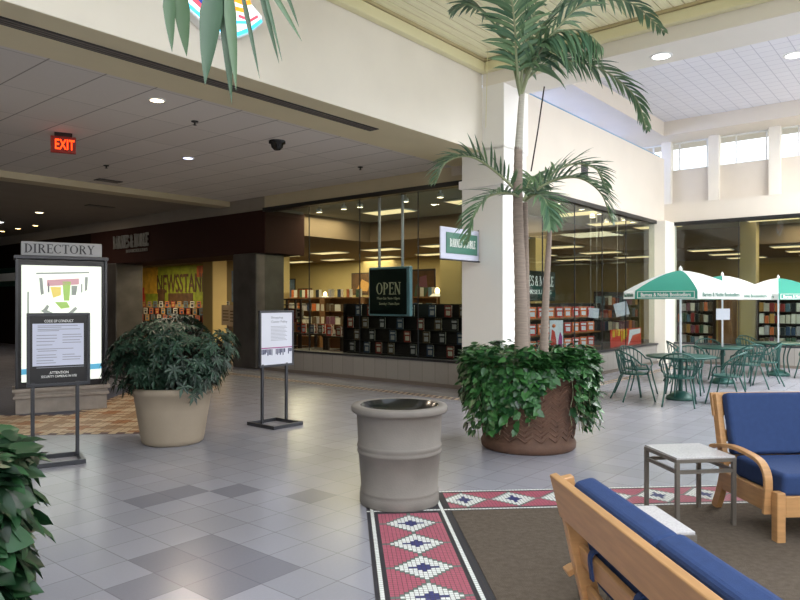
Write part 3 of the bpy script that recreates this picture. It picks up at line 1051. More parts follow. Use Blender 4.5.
AZ = ANG - PI / 2
for k, (y, w_, lb, wh) in enumerate(((5.95, 1.05, 'dark bookcase behind the far glass beside the cream corner column', 'the far glass bookcase by the corner column'),
                                     (3.75, 1.1, 'dark bookcase behind the far glass right of the yellow post', 'the far glass bookcase by the yellow post'),
                                     (2.6, 1.1, 'dark bookcase behind the far glass at the right edge of the photo', 'the far glass bookcase at the right edge'))):
    bookcase(lb, W(20.6, y), AZ, w_, 2.0, 6)
    fill(W(20.6, y), AZ, w_, 2.0, 6, (1, 2, 3, 4, 5), 8, wh, 'books behind the far glass')
bookcase('dark bookcase behind the right glass above the red banner', W(19.6, 7.7), ANG, 2.8, 1.9, 5)
fill(W(19.6, 7.7), ANG, 2.8, 1.9, 5, (2, 3, 4), 11, 'the bookcase above the red banner', 'books above the red banner')
for k, (X, y, w_, lb, sh) in enumerate(((14.6, 10.9, 1.6, 'right of the OPEN sign', 'right of the OPEN sign'), (14.8, 12.9, 1.6, 'behind the OPEN sign', 'behind the OPEN sign'), (15.0, 14.8, 1.6, 'left of the OPEN sign', 'left of the OPEN sign'), (15.2, 16.8, 1.6, 'deep behind the white poster stand', 'behind the poster stand'))):
    bookcase('brown bookcase with coloured books ' + lb, W(X, y), AZ, w_, 1.75, 4, 'wood_mid')
    fill(W(X, y), AZ, w_, 1.75, 4, (1, 2, 3), 7, 'the brown bookcase ' + sh, 'books deep in the shop')
    for i in range(4):
        P = W(X + .13, y - .6 + i * .4)
        place(spine[(i * 5 + k * 2) % 12], USED, (P.x, P.y, 1.751), AZ + rnd.uniform(-.3, .3), 'book atop the brown bookcase %s, %s from left' % (lb, ORD[3 - i]), 'books on top of the brown bookcases', scale=(1.6, .8, 1.0))
# display tables inside the left window
for k, (X, y, lb) in enumerate(((12.0, 11.6, 'left of the black rack'), (12.6, 13.2, 'behind the white poster stand'))):
    t = thing('display_table', 'dark display table with books ' + lb, 'table', W(X, y), AZ)
    B(-.6, .6, -.35, .35, .72, .76).build('tabletop', 'wood_dark', t)
    B(-.55, .55, -.3, .3, .32, .35).build('shelf', 'wood_dark', t)
    for sx in (-1, 1):
        for sy in (-1, 1):
            B(sx * .55 - .03, sx * .55 + .03, sy * .3 - .03, sy * .3 + .03, 0, .72).build('leg', 'wood_dark', t)
    for i in range(7):
        P = W(X, y) + Matrix.Rotation(AZ, 3, 'Z') @ Vector((-.48 + i * .16, -.2 + (i % 2) * .25, 0))
        place(fo[(i + k) % 4] if i % 3 else rb, USED, (P.x, P.y, .761), AZ, 'book on the display table %s, %s from the left' % (lb, ORD[i]), 'books on the display tables')
# posters high on the shop's yellow wall
for k, (y, z, w_, h_, m, lb) in enumerate(((23.5, 1.75, 1.1, .9, 'mural_blue', 'blue poster, furthest left on the yellow shop wall'), (22.3, 1.5, .9, .7, 'mural_orange', 'orange poster on the yellow shop wall right of the blue one'), (18.7, 1.9, 1.5, .9, 'mural_brown', 'dark wide poster on the yellow shop wall left of the OPEN sign'),
                                           (17.0, 2.0, 1.3, .8, 'store_green', 'grey green poster on the yellow shop wall behind the OPEN sign'))):
    t = thing('wall_poster', lb, 'poster', W(20.3, y, z), AZ)
    B(-w_ / 2, w_ / 2, -.03, 0, 0, h_).build('frame', 'wood_dark', t)
    B(-w_ / 2 + .04, w_ / 2 - .04, -.036, -.03, .04, h_ - .04).build('picture', m, t)
    MB().prism([(-w_ * .3, h_ * .2), (w_ * .1, h_ * .15), (w_ * .2, h_ * .5), (-w_ * .1, h_ * .7)], -.042, -.036).build('printed_shape', ('book7', 'red', 'book5', 'book1')[k], t)
# lamps in the shop
for X, y, lb in ((13.5, 10.0, 'right of the OPEN sign'), (16.3, 16.9, 'left of the OPEN sign')):
    t = thing('table_lamp', 'small glowing lamp in the shop ' + lb, 'lamp', W(X, y, 0), 0)
    MB().lathe([(0, .0), (.14, 0), (.14, .02), (.02, .05), (.018, 1.78), (0, 1.78)], 16).build('stand', 'wood_mid', t)
    MB().lathe([(.2, 1.74), (.13, 1.80), (.05, 1.82)], 20).build('lamp_shade', 'fixture_white', t)
    MB().lathe([(0, 1.80), (.05, 1.83), (.06, 1.88), (.04, 1.94), (0, 1.96)], 14).build('bulb', 'e_lamp', t)
t = thing('framed_poster', 'dark framed poster on the shop wall right of the OPEN sign', 'poster', W(17.0, 13.2, 1.55), AZ)
B(-.55, .55, -.03, 0, 0, 1.1).build('frame', 'wood_dark', t)
B(-.49, .49, -.036, -.03, .06, 1.04).build('picture', 'mural_brown', t)
MB().prism([(-.3, .2), (.1, .15), (.3, .5), (.05, .7), (-.2, .6)], -.042, -.036).build('printed_shape', 'book4', t)
MB().prism([(-.1, .55), (.25, .5), (.2, .9), (-.05, .85)], -.044, -.038).build('printed_shape', 'book8', t)
t = thing('wood_panel', 'pale yellow wooden panel behind the shop glass beside the white pillar', 'panel', W(13.0, 9.25, 0), AZ)
B(-.3, .3, 0, .05, 0, 2.75).build('board', 'store_wall', t)

# newsstand deep in the entrance
t = thing('newsstand_mural', 'yellow and green NEWSSTAND mural on the shop\'s back wall', 'mural', W(17.2, 27.3, 1.5), AZ)
B(-5, 3.0, -.03, 0, 0, 1.75).build('board', 'mural_lime', t)
for k, (x0, x1, z0, z1, m) in enumerate(((-5, -2.9, 0, 1.75, 'mural_orange'), (-4.6, -3.9, .7, 1.6, 'yellow'), (-3.3, -1.8, .5, 1.75, 'mural_yellow'), (-1.8, -1.2, 0, .7, 'mural_brown'), (-.9, 1.1, 0, .5, 'mural_brown'),
                                         (2.2, 3.0, .3, 1.3, 'mural_blue'), (1.4, 2.2, 1.2, 1.7, 'mural_orange'), (2.3, 3.0, 1.3, 1.6, 'mural_brown'), (-4.0, -3.0, .1, .8, 'red'))):
    B(x0, x1, -.036 - k * .0015, -.03, z0, z1).build('printed_shape', m, t)
text_obj(t, 'NEWSSTAND', .2, .95, 4.1, .85, -.05, 'mural_brown', bold=.01)
t = thing('wall_poster', 'pale blue poster on the back wall right of the yellow shop pillar', 'poster', W(17.2, 23.0 + .9, 1.6), AZ)
B(.5, 1.3, -.03, 0, 0, 1.3).build('board', 'mural_blue', t)
B(.95, 1.2, -.036, -.03, .5, 1.0).build('printed_shape', 'yellow', t)
mg = [book_mesh('magazine', 'book%d' % i, 'page', .21, .012, .28, 'book%d' % ((i + 5) % 12)) for i in (0, 1, 5, 9, 10)]
mk = 0
t = thing('magazine_rack', 'long stepped magazine rack below the NEWSSTAND mural', 'magazine rack', W(16.5, 27.2, 0), AZ)
for k in range(3):
    B(-4.8, 4.2, -.2 + k * .2, .0 + k * .2, 0, .75 + k * .3).build('step', 'wood_dark', t)
for r_ in range(3):
    for i in range(18):
        P = W(16.5, 27.2) + Matrix.Rotation(AZ, 3, 'Z') @ Vector((-4.5 + i * .5, -.1 + r_ * .2, 0))
        place(mg[(i * 2 + r_) % 5], USED, (P.x, P.y, .751 + r_ * .3), AZ, 'magazine under the NEWSSTAND mural, %s from the left on the %s step' % (ORD[i], ORD[r_]), 'magazines of the newsstand', 'magazine', scale=(1.5, 1, 1))
for k, (X, y, lb) in enumerate(((13.6, 16.3, 'left of the metal pillar'), (13.0, 15.0, 'nearest to the metal pillar'))):
    t = thing('shelf_rack', 'open black wooden shelf rack inside the shop entrance ' + lb, 'shelf', W(X, y), AZ)
    for sx in (-1, 1):
        for yy in (0, .35):
            B(sx * .5 - .03, sx * .5 + .03, yy, yy + .04, 0, 1.7).build('post', 'wood_dark', t)
    for z in (.3, .7, 1.1, 1.5, 1.66):
        B(-.5, .5, .0, .38, z, z + .03).build('shelf', 'wood_dark', t)
    for i in range(6):
        P = W(X, y) + Matrix.Rotation(AZ, 3, 'Z') @ Vector((-.35 + (i % 3) * .33, .15, 0))
        place(mg[(i + k) % 5], USED, (P.x, P.y, (.731, 1.131)[i // 3]), AZ, 'magazine on the open rack %s, %s of the %s shelf' % (lb, ORD[i % 3], ('lower', 'upper')[i // 3]), 'magazines on the black racks', 'magazine')
for k, (X, y, lb) in enumerate(((13.2, 18.2, 'left'), (12.6, 17.0, 'right'))):
    t = thing('placard_stand', 'pale notice placard on a stand in the shop entrance, the %s one above the shrub' % lb, 'placard', W(X, y), AZ)
    B(-.3, .3, -.02, .0, .85, 1.5).build('board', 'm_beige', t)
    for kk in range(4):
        B(-.22, .2, -.024, -.02, 1.0 + kk * .1, 1.03 + kk * .1).build('printed_line', 'mural_brown', t)
    MB().tube([(0, .02, 0), (0, .02, 1.4)], .02, 8).build('pole', 'black_frame', t)
    MB().lathe([(0, 0), (.2, 0), (.2, .02), (0, .03)], 20).build('base', 'black_frame', t)
# sliver of the shop beyond the directory
t = thing('shop_sign', 'small green lit sign of the shop left of the directory', 'sign', W(10.3, 26.0, 2.2), AZ)
B(-3, 3, -.04, 0, 0, .7).build('panel', 'sign_green', t)
B(-2.8, 2.8, -.05, -.04, .2, .5).build('lettering_band', 'white_text', t)
for i in range(3):
    recessed('downlight', W(9.4, 23.4 + i * 1.4, HC), .1, 'e_lamp', 'warm downlight at the far left shopfront, %s along the corridor' % ORD[i])

# ------------------------------------------------------------------ directory kiosk
K = thing('directory_kiosk', 'lit mall directory kiosk with a grey DIRECTORY header', 'directory', (-4.953, 9.887, 0), DEG(30))
kb = MB().box(-.60, .60, -.04, .40, 0, .22).box(-.63, .63, -.07, .43, .22, .26).box(-.61, .61, -.05, .41, .26, .31).box(-.64, .64, -.08, .44, .31, .36)
kb.build('plinth', 'stone', K, bevel=.006)
B(-.575, .575, 0, .36, .36, 2.22).build('cabinet', 'kiosk_black', K, bevel=.01)
for x in (-.60, .57):
    B(x, x + .035, -.03, .39, .36, 2.26).build('post', 'dark_metal', K, bevel=.006)
B(-.62, .62, -.05, .41, 2.22, 2.27).build('cornice', 'dark_metal', K, bevel=.006)
hd = B(-.53, .53, -.03, .33, 2.27, 2.47).build('header', 'header_grey', K, bevel=.008)
serif_obj(hd, 'DIRECTORY', -.03, 2.372, .92, .13, -.032, 'black_text')
lp = B(-.525, .525, -.012, 0, .45, 2.13).build('light_panel', 'e_panel', K, bevel=.03)
mat('map_grey', '#8c938f', .6, spec=.2, emit='#98a29e', estr=.42)
mat('map_soft_green', '#8fb064', .6, spec=.2, emit='#a8cc78', estr=.55)
mat('map_soft_yellow', '#c4b468', .6, spec=.2, emit='#e2d27c', estr=.6)
mat('map_soft_blue', '#5aa0c0', .6, spec=.2, emit='#5fb4d8', estr=.5)
mat('map_soft_pink', '#b48c94', .6, spec=.2, emit='#d0a8b0', estr=.55)


def mp(poly, m):
    MB().prism(poly, -.016, -.012).build('map_shape', m, lp)


mp([(-.525, .56), (.525, .60), (.525, .68), (-.525, .64)], 'map_soft_blue')
mp([(-.2, 1.92), (.22, 1.95), (.22, 1.86), (-.2, 1.83)], 'map_soft_pink')
mp([(.0, 1.9), (.11, 1.9), (.09, 1.62), (.02, 1.62)], 'map_soft_green')
mp([(-.16, 1.82), (-.02, 1.82), (-.02, 1.7), (-.12, 1.66)], 'map_soft_yellow')
mp([(.12, 1.84), (.2, 1.84), (.18, 1.7), (.12, 1.7)], 'map_grey')
mp([(-.34, 2.02), (.36, 2.05), (.36, 2.03), (-.34, 2.0)], 'map_grey')
mp([(-.30, 1.95), (-.26, 1.95), (-.24, 1.72), (-.28, 1.70)], 'map_grey')
mp([(.30, 1.97), (.34, 1.97), (.33, 1.78), (.30, 1.76)], 'map_grey')
mp([(-.10, 1.60), (.06, 1.60), (.10, 1.52), (-.02, 1.50)], 'map_soft_green')
mp([(-.45, 1.75), (-.43, 1.75), (-.43, 1.3), (-.45, 1.3)], 'map_grey')
mp([(-.24, 1.50), (-.08, 1.42), (.08, 1.36), (.02, 1.33), (-.14, 1.38), (-.28, 1.47)], 'map_grey')
mp([(.06, 1.36), (.20, 1.50), (.17, 1.53), (.02, 1.38)], 'map_grey')
mp([(-.24, 1.50), (-.2, 1.56), (-.17, 1.54), (-.2, 1.48)], 'map_grey')
mp([(-.19, 1.88), (-.17, 1.88), (-.17, 1.74), (-.19, 1.74)], 'grey_text')
mp([(.25, 1.87), (.265, 1.87), (.265, 1.74), (.25, 1.74)], 'grey_text')
mp([(.18, 1.36), (.27, 1.37), (.27, 1.34), (.18, 1.33)], 'map_grey')


# ------------------------------------------------------------------ floor standing poster frames
def stand(label, loc, rz, depth):
    t_ = thing('poster_stand', label, 'sign stand', loc, rz)
    d = depth / 2
    bs = MB().box(-.27, .22, -d - .02, -d + .02, 0, .045).box(-.27, .22, d - .02, d + .02, 0, .045).box(-.27, -.23, -d + .02, d - .02, 0, .045).box(.18, .22, -d + .02, d - .02, 0, .045)
    bs.build('base', 'dark_metal', t_, bevel=.004)
    for x in (-.25, .15):
        B(x, x + .035, -.012, .018, .045, .80).build('post', 'dark_metal', t_, bevel=.004)
    fr_ = MB().box(-.285, .285, -.015, .02, .76, .79).box(-.285, .285, -.015, .02, 1.46, 1.49).box(-.285, -.258, -.015, .02, .79, 1.46).box(.258, .285, -.015, .02, .79, 1.46)
    fr_.build('frame', 'dark_metal', t_, bevel=.003)
    return t_


t = stand('poster stand headed CODE OF CONDUCT in front of the directory', (-3.42, 6.76, 0), DEG(32), .42)
pn = B(-.258, .258, -.008, .012, .79, 1.46).build('poster', 'panel_black', t)
B(-.235, .225, -.010, -.008, .965, 1.385).build('paper_sheet', 'paper', pn)
text_obj(pn, 'CODE OF CONDUCT', -.0, 1.41, .26, .026, -.008, 'white_text', depth=.002)
for k, (x0, x1, z) in enumerate(((-.19, .17, 1.36), (-.19, .02, 1.345), (-.19, .19, 1.325), (-.19, .0, 1.31), (-.2, -.02, 1.265), (.03, .2, 1.27), (-.2, -.02, 1.235), (.03, .21, 1.245), (-.2, -.04, 1.205), (.03, .19, 1.215),
                                 (.03, .2, 1.19), (-.2, -.06, 1.17), (-.2, .13, 1.13), (-.19, -.02, 1.11), (-.2, -.03, 1.07), (.03, .14, 1.07), (-.2, -.02, 1.045), (.03, .2, 1.045), (-.2, -.05, 1.015), (.03, .19, 1.02), (-.2, -.03, .99))):
    B(x0, x1, -.0115, -.010, z, z + .007).build('printed_line', 'grey_text', pn)
B(-.2, .225, -.010, -.008, .945, .952).build('printed_line', 'grey_text', pn)
text_obj(pn, 'ATTENTION', -.0, .895, .17, .026, -.008, 'white_text', depth=.002)
text_obj(pn, 'SECURITY CAMERAS IN USE', -.0, .858, .32, .022, -.008, 'white_text', depth=.002)

t = stand('white poster stand with a purple stripe before the metal pillar', (-1.61, 8.79, 0), DEG(50.3), .5)
pn = B(-.258, .258, -.008, .012, .79, 1.46).build('poster', 'paper_white', t)
text_obj(pn, 'Shopping', .0, 1.395, .2, .035, -.008, 'grey_text', depth=.002)
text_obj(pn, 'Center Policy', .04, 1.34, .27, .04, -.008, 'grey_text', depth=.002)
for k in range(11):
    B(-.1, .17 - (k % 3) * .02, -.0095, -.008, 1.10 + k * .018, 1.105 + k * .018).build('printed_line', 'grey_text', pn)
B(-.258, .258, -.010, -.008, 1.0, 1.012).build('stripe', 'magenta', pn)
for k in range(22):
    if k in (8, 9, 17, 18):
        continue
    x = -.25 + k * .023
    h_ = rnd.uniform(.04, .085)
    B(x, x + rnd.uniform(.01, .02), -.0095, -.008, .99 - h_, .99).build('printed_shape', 'navy', pn)

# ------------------------------------------------------------------ litter bin
t = thing('litter_bin', 'round grey concrete litter bin standing on the mosaic corner', 'bin', (-.005, 5.42, 0))
prof = [(0, 0), (.312, 0), (.318, .012), (.318, .075), (.311, .09), (.314, .10), (.314, .115), (.306, .125), (.328, .40), (.336, .405), (.340, .42), (.334, .432), (.335, .445), (.341, .458), (.336, .475),
        (.331, .48), (.343, .715), (.352, .722), (.375, .725), (.385, .735), (.386, .765), (.38, .778), (.318, .782), (.312, .775)]
MB().lathe(prof, 64).build('body', 'concrete', t)
MB().lathe([(.318, .781), (.312, .776), (.29, .74), (.2, .70), (.175, .695), (.165, .68), (.16, .4), (0, .4)], 64).build('funnel', 'liner', t)


# ------------------------------------------------------------------ plants
def leaf_heart(mb, p, d, n, L, w, mi=0):
    """heart shaped leaf from stalk end p along d, with face normal n"""
    d = d.normalized()
    s_ = d.cross(n).normalized()
    n = s_.cross(d).normalized()
    pts = [(0, 0, .0), (-.08, .32, .03), (.12, .5, .05), (.42, .46, .045), (.72, .26, .02), (1, 0, -.12)]
    vs = [p, p + d * L * .5 - n * L * .03]
    vs = []
    for a, b, c in pts:
        vs.append(p + d * (a * L) + s_ * (b * w) + n * (c * L))
    for a, b, c in pts[1:-1]:
        vs.append(p + d * (a * L) - s_ * (b * w) + n * (c * L))
    mid = len(vs)
    vs.append(p + d * (.42 * L) - n * (.03 * L))
    fs = [(0, 1, 2, mid), (mid, 2, 3, 4), (mid, 4, 5), (0, mid, 7, 6), (mid, 9, 8, 7) if False else (mid, 9, 8), (mid, 8, 7), (mid, 5, 9)]
    mb.add(vs, fs, mi, True)


def blade(mb, p, d, n, L, w, droop, seg=4, mi=0, fold=.25):
    """narrow palm leaflet: tapering folded strip that bends down"""
    d = d.normalized()
    vs = []
    cur = Vector(p)
    for i in range(seg + 1):
        t_ = i / seg
        s_ = d.cross(n)
        if s_.length < 1e-4:
            s_ = Vector((1, 0, 0))
        s_.normalize()
        ww = w * (.45 + .55 * min(1, t_ * 3)) * (1 - t_ ** 2.2) + .0008
        nn = s_.cross(d).normalized()
        vs += [cur - s_ * ww / 2 + nn * ww * fold, cur, cur + s_ * ww / 2 + nn * ww * fold]
        d = (d + Vector((0, 0, -droop / seg))).normalized()
        cur = cur + d * (L / seg)
    fs = []
    for i in range(seg):
        a = i * 3
        fs += [(a, a + 1, a + 4, a + 3), (a + 1, a + 2, a + 5, a + 4)]
    mb.add(vs, fs, mi, True)


def spline(pts, n):
    pts = [Vector(p) for p in pts]
    P = [pts[0] * 2 - pts[1]] + pts + [pts[-1] * 2 - pts[-2]]
    out = []
    m_ = len(pts) - 1
    for k in range(n + 1):
        u = k / n * m_
        i = min(int(u), m_ - 1)
        t_ = u - i
        a, b, c, d = P[i], P[i + 1], P[i + 2], P[i + 3]
        out.append(.5 * ((2 * b) + (c - a) * t_ + (2 * a - 5 * b + 4 * c - d) * t_ ** 2 + (3 * b - a - 3 * c + d) * t_ ** 3))
    return out


def frond(parent, base, offs, L, w, m='palm_leaf', n=34, droop=.9, bare=.2, lift=(.05, .35)):
    pts = [Vector(base)] + [Vector(base) + Vector(o) for o in offs]
    c = spline(pts, 60)
    rad = [.016 * (1 - .85 * i / 60) + .002 for i in range(61)]
    fo_ = MB().tube(c, rad, 6).build('frond', 'petiole', parent)
    mb = MB()
    for k in range(n):
        t_ = bare + (1 - bare) * (k + .5) / n
        i = min(59, int(t_ * 60))
        tan = (c[i + 1] - c[i]).normalized()
        side = tan.cross(Vector((0, 0, 1)))
        if side.length < .05:
            side = Vector((1, 0, 0))
        side.normalize()
        up = side.cross(tan).normalized()
        f = math.sin(PI * (.18 + .80 * (k + .5) / n)) ** .7
        for sg in (-1, 1):
            d = side * sg * rnd.uniform(.75, 1.0) + tan * (.55 + .7 * t_) + up * rnd.uniform(*lift)
            blade(mb, c[i], d, up, L * f * rnd.uniform(.85, 1.1), w, droop * rnd.uniform(.6, 1.3))
    mb.build('leaflets', m, fo_)
    return fo_


def pot_weave(t_, prof, R0, R1, z0, z1, n=38):
    """herringbone relief on the pot's belly"""
    mb = MB()
    for i in range(n):
        a0 = 2 * PI * i / n
        rows_ = 11
        for r_ in range(rows_):
            za = z0 + (z1 - z0) * r_ / rows_
            zb = z0 + (z1 - z0) * (r_ + 1.1) / rows_
            sg = 1 if i % 2 else -1
            p_ = []
            for k in range(4):
                f = k / 3
                z = za + (zb - za) * f
                R = R0 + (R1 - R0) * (z - z0) / (z1 - z0) + .002
                a = a0 + (2 * PI / n) * (f if sg > 0 else 1 - f)
                p_.append((R * math.cos(a), R * math.sin(a), z))
            mb.tube(p_, .008, 5)
    mb.build('weave_relief', 'terracotta_hi', t_)


def vine_planter(label, loc, hang, seed, leafmat, leaf=.105, strands=150, dz=0.0):
    r_ = random.Random(seed)
    t_ = thing('palm_planter', label, 'potted palm', loc)
    prof = [(0, 0), (.495, 0), (.515, .02), (.52, .07), (.505, .10), (.49, .115), (.52, .3), (.555, .55), (.58, .74), (.60, .77), (.635, .79), (.64, .86), (.625, .89), (.585, .895), (.57, .86), (.565, .84)]
    p_ = MB().lathe(prof, 72).build('pot', 'terracotta', t_)
    pot_weave(p_, prof, .495, .575, .13, .73)
    MB().lathe([(0, .86), (.3, .86), (.568, .845)], 40).build('soil', 'soil', t_)
    mb, st = MB(), MB()
    for k in range(strands):
        a = r_.uniform(0, 2 * PI)
        hl = hang(a) * r_.uniform(.25, 1.25)
        o = Vector((math.cos(a), math.sin(a), 0))
        top = .98 + r_.uniform(0, .16) + dz
        pts = [o * r_.uniform(.25, .45) + Vector((0, 0, .86)), o * r_.uniform(.5, .6) + Vector((0, 0, top)), o * r_.uniform(.62, .71) + Vector((0, 0, .92 + r_.uniform(-.04, .08)))]
        zz = .92
        rr = r_.uniform(.63, .71)
        aa = a
        while zz > .95 - hl and zz > .06:
            zz -= .1
            aa += r_.uniform(-.05, .05)
            rr = max(.56, rr - r_.uniform(-.02, .03))
            pts.append(Vector((math.cos(aa) * rr, math.sin(aa) * rr, max(.03, zz))))
        c = spline(pts, max(8, len(pts) * 4))
        st.tube(c, .004, 4, caps=False)
        step = 1.7 if len(c) > 22 else 1.0
        i = 2.0
        while i < len(c) - 1:
            q_ = c[int(i)]
            out = Vector((q_.x, q_.y, 0)).normalized()
            tw = Vector((-out.y, out.x, 0)) * r_.uniform(-1, 1)
            hi = q_.z > .9
            d = (out * r_.uniform(.2, 1.0) + tw + Vector((0, 0, r_.uniform(-.35, .35) if hi else r_.uniform(-1.1, -.2))))
            nrm = out * (.4 if hi else 1.0) + Vector((0, 0, 1.0 if hi else .45)) + Vector((r_.uniform(-.4, .4), r_.uniform(-.4, .4), 0))
            L = leaf * r_.uniform(.65, 1.2)
            stalk = q_ + (out * .6 + Vector((0, 0, .5))).normalized() * r_.uniform(.02, .08)
            leaf_heart(mb, stalk, d, nrm, L, L * .85)
            i += step
    for k in range(260):
        a, rr = r_.uniform(0, 2 * PI), .62 * math.sqrt(r_.random())
        q_ = Vector((rr * math.cos(a), rr * math.sin(a), .93 + r_.uniform(0, .20) + dz))
        d = Vector((r_.uniform(-1, 1), r_.uniform(-1, 1), r_.uniform(-.4, .3)))
        L = leaf * r_.uniform(.7, 1.2)
        leaf_heart(mb, q_, d, Vector((r_.uniform(-.5, .5), r_.uniform(-.5, .5), 1)), L, L * .85)
        st.tube([(q_.x * .8, q_.y * .8, .85), q_], .003, 4, caps=False)
    v_ = st.build('vine_stem', 'petiole', t_)
    mb.build('vine_leaves', leafmat, v_)
    return t_


def hang_main(a):
    # a: direction round the pot; -90 degrees looks at the camera
    d = math.degrees(a) % 360
    if d > 180 and d < 250:
        return .62
    if 250 <= d < 268:
        return .52
    if 268 <= d < 284:
        return .26
    if 284 <= d < 304:
        return .07
    if 306 <= d < 325:
        return .45
    if d >= 325 or d < 20:
        return .6
    return .5


PX, PY = 1.425, 7.5
palm = vine_planter('big terracotta planter with a tall palm and trailing green vines', (PX, PY, 0), hang_main, 5, 'pothos', leaf=.088, strands=260, dz=-.05)


def trunk(parent, pts, r0, r1, m='bark', rings=True):
    c = spline(pts, 50)
    rad = []
    for i in range(51):
        f = i / 50
        r_ = (r0 + (r1 - r0) * f ** .8) * (1.18 - .18 * min(1, f * 8))
        rad.append(r_ * (1.05 if rings and i % 2 else .97))
    return MB().tube(c, rad, 14).build('trunk', m, parent)


trunk(palm, [(-.085, -.1, .84), (-.10, -.1, 1.7), (-.13, -.1, 2.6), (-.125, -.1, 3.3)], .082, .045)
trunk(palm, [(-.03, .0, .84), (-.03, -.02, 1.7), (-.045, -.05, 2.7)], .06, .032)
trunk(palm, [(.17, .0, .84), (.20, .02, 1.6), (.25, .02, 2.5)], .058, .026)
MB().tube(spline([(-.125, -.1, 3.25), (-.11, -.1, 3.5), (-.085, -.1, 3.9), (-.06, -.1, 4.1)], 20), [.047 - .0013 * i for i in range(21)], 12).build('crown_shaft', 'bark_pale', palm)
MB().tube([(.17, -.05, 3.98), (.10, -.05, 3.5), (.03, -.02, 3.05)], .008, 6).build('spear_leaf', 'wood_dark', palm)
U = (-.10, -.1, 3.85)
for of, L_, d_, *lf in (
        ([(.07, -.1, .27), (.18, -.2, .50), (.36, -.35, .58), (.56, -.5, .52), (.72, -.6, .32)], .60, 1.5, (-.75, -.3)),
        ([(.09, 0, .22), (.42, .05, .42), (.91, .1, .34), (1.3, .15, .06), (1.46, .2, -.32)], .36, .6),
        ([(-.06, -.1, .33), (-.10, -.2, .72), (-.17, -.3, 1.05), (-.30, -.4, 1.32)], .42, .7),
        ([(.09, .1, .38), (.29, .2, .83), (.58, .25, 1.16), (.97, .3, 1.3)], .40, .6),
        ([(.14, -.2, .38), (.47, -.4, .77), (.8, -.6, .95), (1.0, -.7, .98)], .40, .7),
        ([(.2, .2, .72), (.75, .4, 1.3), (1.41, .6, 1.3), (1.9, .8, 1.02)], .36, .7),
        ([(-.10, .2, .6), (-.30, .4, 1.05), (-.5, .5, 1.25), (-.72, .55, 1.18)], .34, .7),
        ([(.02, -.05, .4), (.12, -.1, .85), (.2, -.15, 1.3), (.35, -.2, 1.6)], .40, .6)):
    frond(palm, U, of, L_ * 1.08, .05, droop=d_, n=30, lift=lf[0] if lf else (.05, .35))
Lw = (-.045, -.05, 2.72)
for of, L_, d_ in (
        ([(-.28, -.05, .27), (-.6, -.1, .46), (-.87, -.15, .40), (-1.0, -.2, .16)], .30, .6),
        ([(-.2, -.2, .05), (-.46, -.4, -.02), (-.62, -.5, -.24), (-.70, -.55, -.52)], .27, .7),
        ([(.22, .1, .24), (.55, .2, .44), (.86, .25, .40), (1.0, .3, .16)], .26, .6),
        ([(.22, -.15, .17), (.5, -.3, .20), (.72, -.4, .02), (.82, -.45, -.3)], .30, .8),
        ([(.08, -.25, .03), (.15, -.42, -.1), (.17, -.5, -.36)], .27, .8),
        ([(.1, .3, .25), (.25, .6, .36), (.4, .85, .26)], .26, .7)):
    frond(palm, Lw, of, L_ * 1.3, .038, droop=d_ * .8, n=30, bare=.12, lift=(.25, .75))

# planter at the camera's left: only the edge of its vines and the tips of its palm show
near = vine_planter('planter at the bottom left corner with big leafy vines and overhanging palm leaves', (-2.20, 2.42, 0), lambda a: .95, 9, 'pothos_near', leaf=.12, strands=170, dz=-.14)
trunk(near, [(0, 0, .84), (-.05, .05, 1.8), (0, .05, 2.7)], .08, .05)
c = spline([(0, .05, 2.65), (.4, .0, 3.05), (1.0, -.1, 3.05), (1.45, -.16, 2.76), (1.9, -.18, 2.66)], 40)
fo_ = MB().tube(c, [.018 - .0004 * i for i in range(41)], 6).build('frond', 'petiole', near)
mb = MB()
# hanging leaflets: root and tip in the planter's frame, width
for (x0, z0, x1, z1, w_, dy) in ((1.496, 2.66, 1.51, 2.435, .045, 0), (1.535, 2.66, 1.55, 2.43, .06, .03), (1.655, 2.68, 1.625, 2.315, .085, -.03), (1.675, 2.68, 1.706, 2.265, .042, .02), (1.695, 2.68, 1.73, 2.30, .044, -.02),
                               (1.735, 2.67, 1.806, 2.347, .018, 0), (1.795, 2.67, 1.866, 2.407, .02, .03), (1.81, 2.67, 1.886, 2.395, .012, -.03), (1.82, 2.67, 1.95, 2.475, .02, 0), (1.875, 2.67, 1.933, 2.528, .014, .02)):
    A, C = Vector((x0 - .07, -.17, z0)), Vector((x1 - .07, -.17 + dy, z1))
    blade(mb, A, C - A, Vector((0, -1, .1)), (C - A).length, w_, .12, 6, fold=.12)
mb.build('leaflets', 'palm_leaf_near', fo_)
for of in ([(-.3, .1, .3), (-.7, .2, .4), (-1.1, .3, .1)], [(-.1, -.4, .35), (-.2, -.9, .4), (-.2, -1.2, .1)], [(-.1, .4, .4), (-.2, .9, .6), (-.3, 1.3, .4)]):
    frond(near, (0, .05, 2.65), of, .36, .04, 'palm_leaf_near')

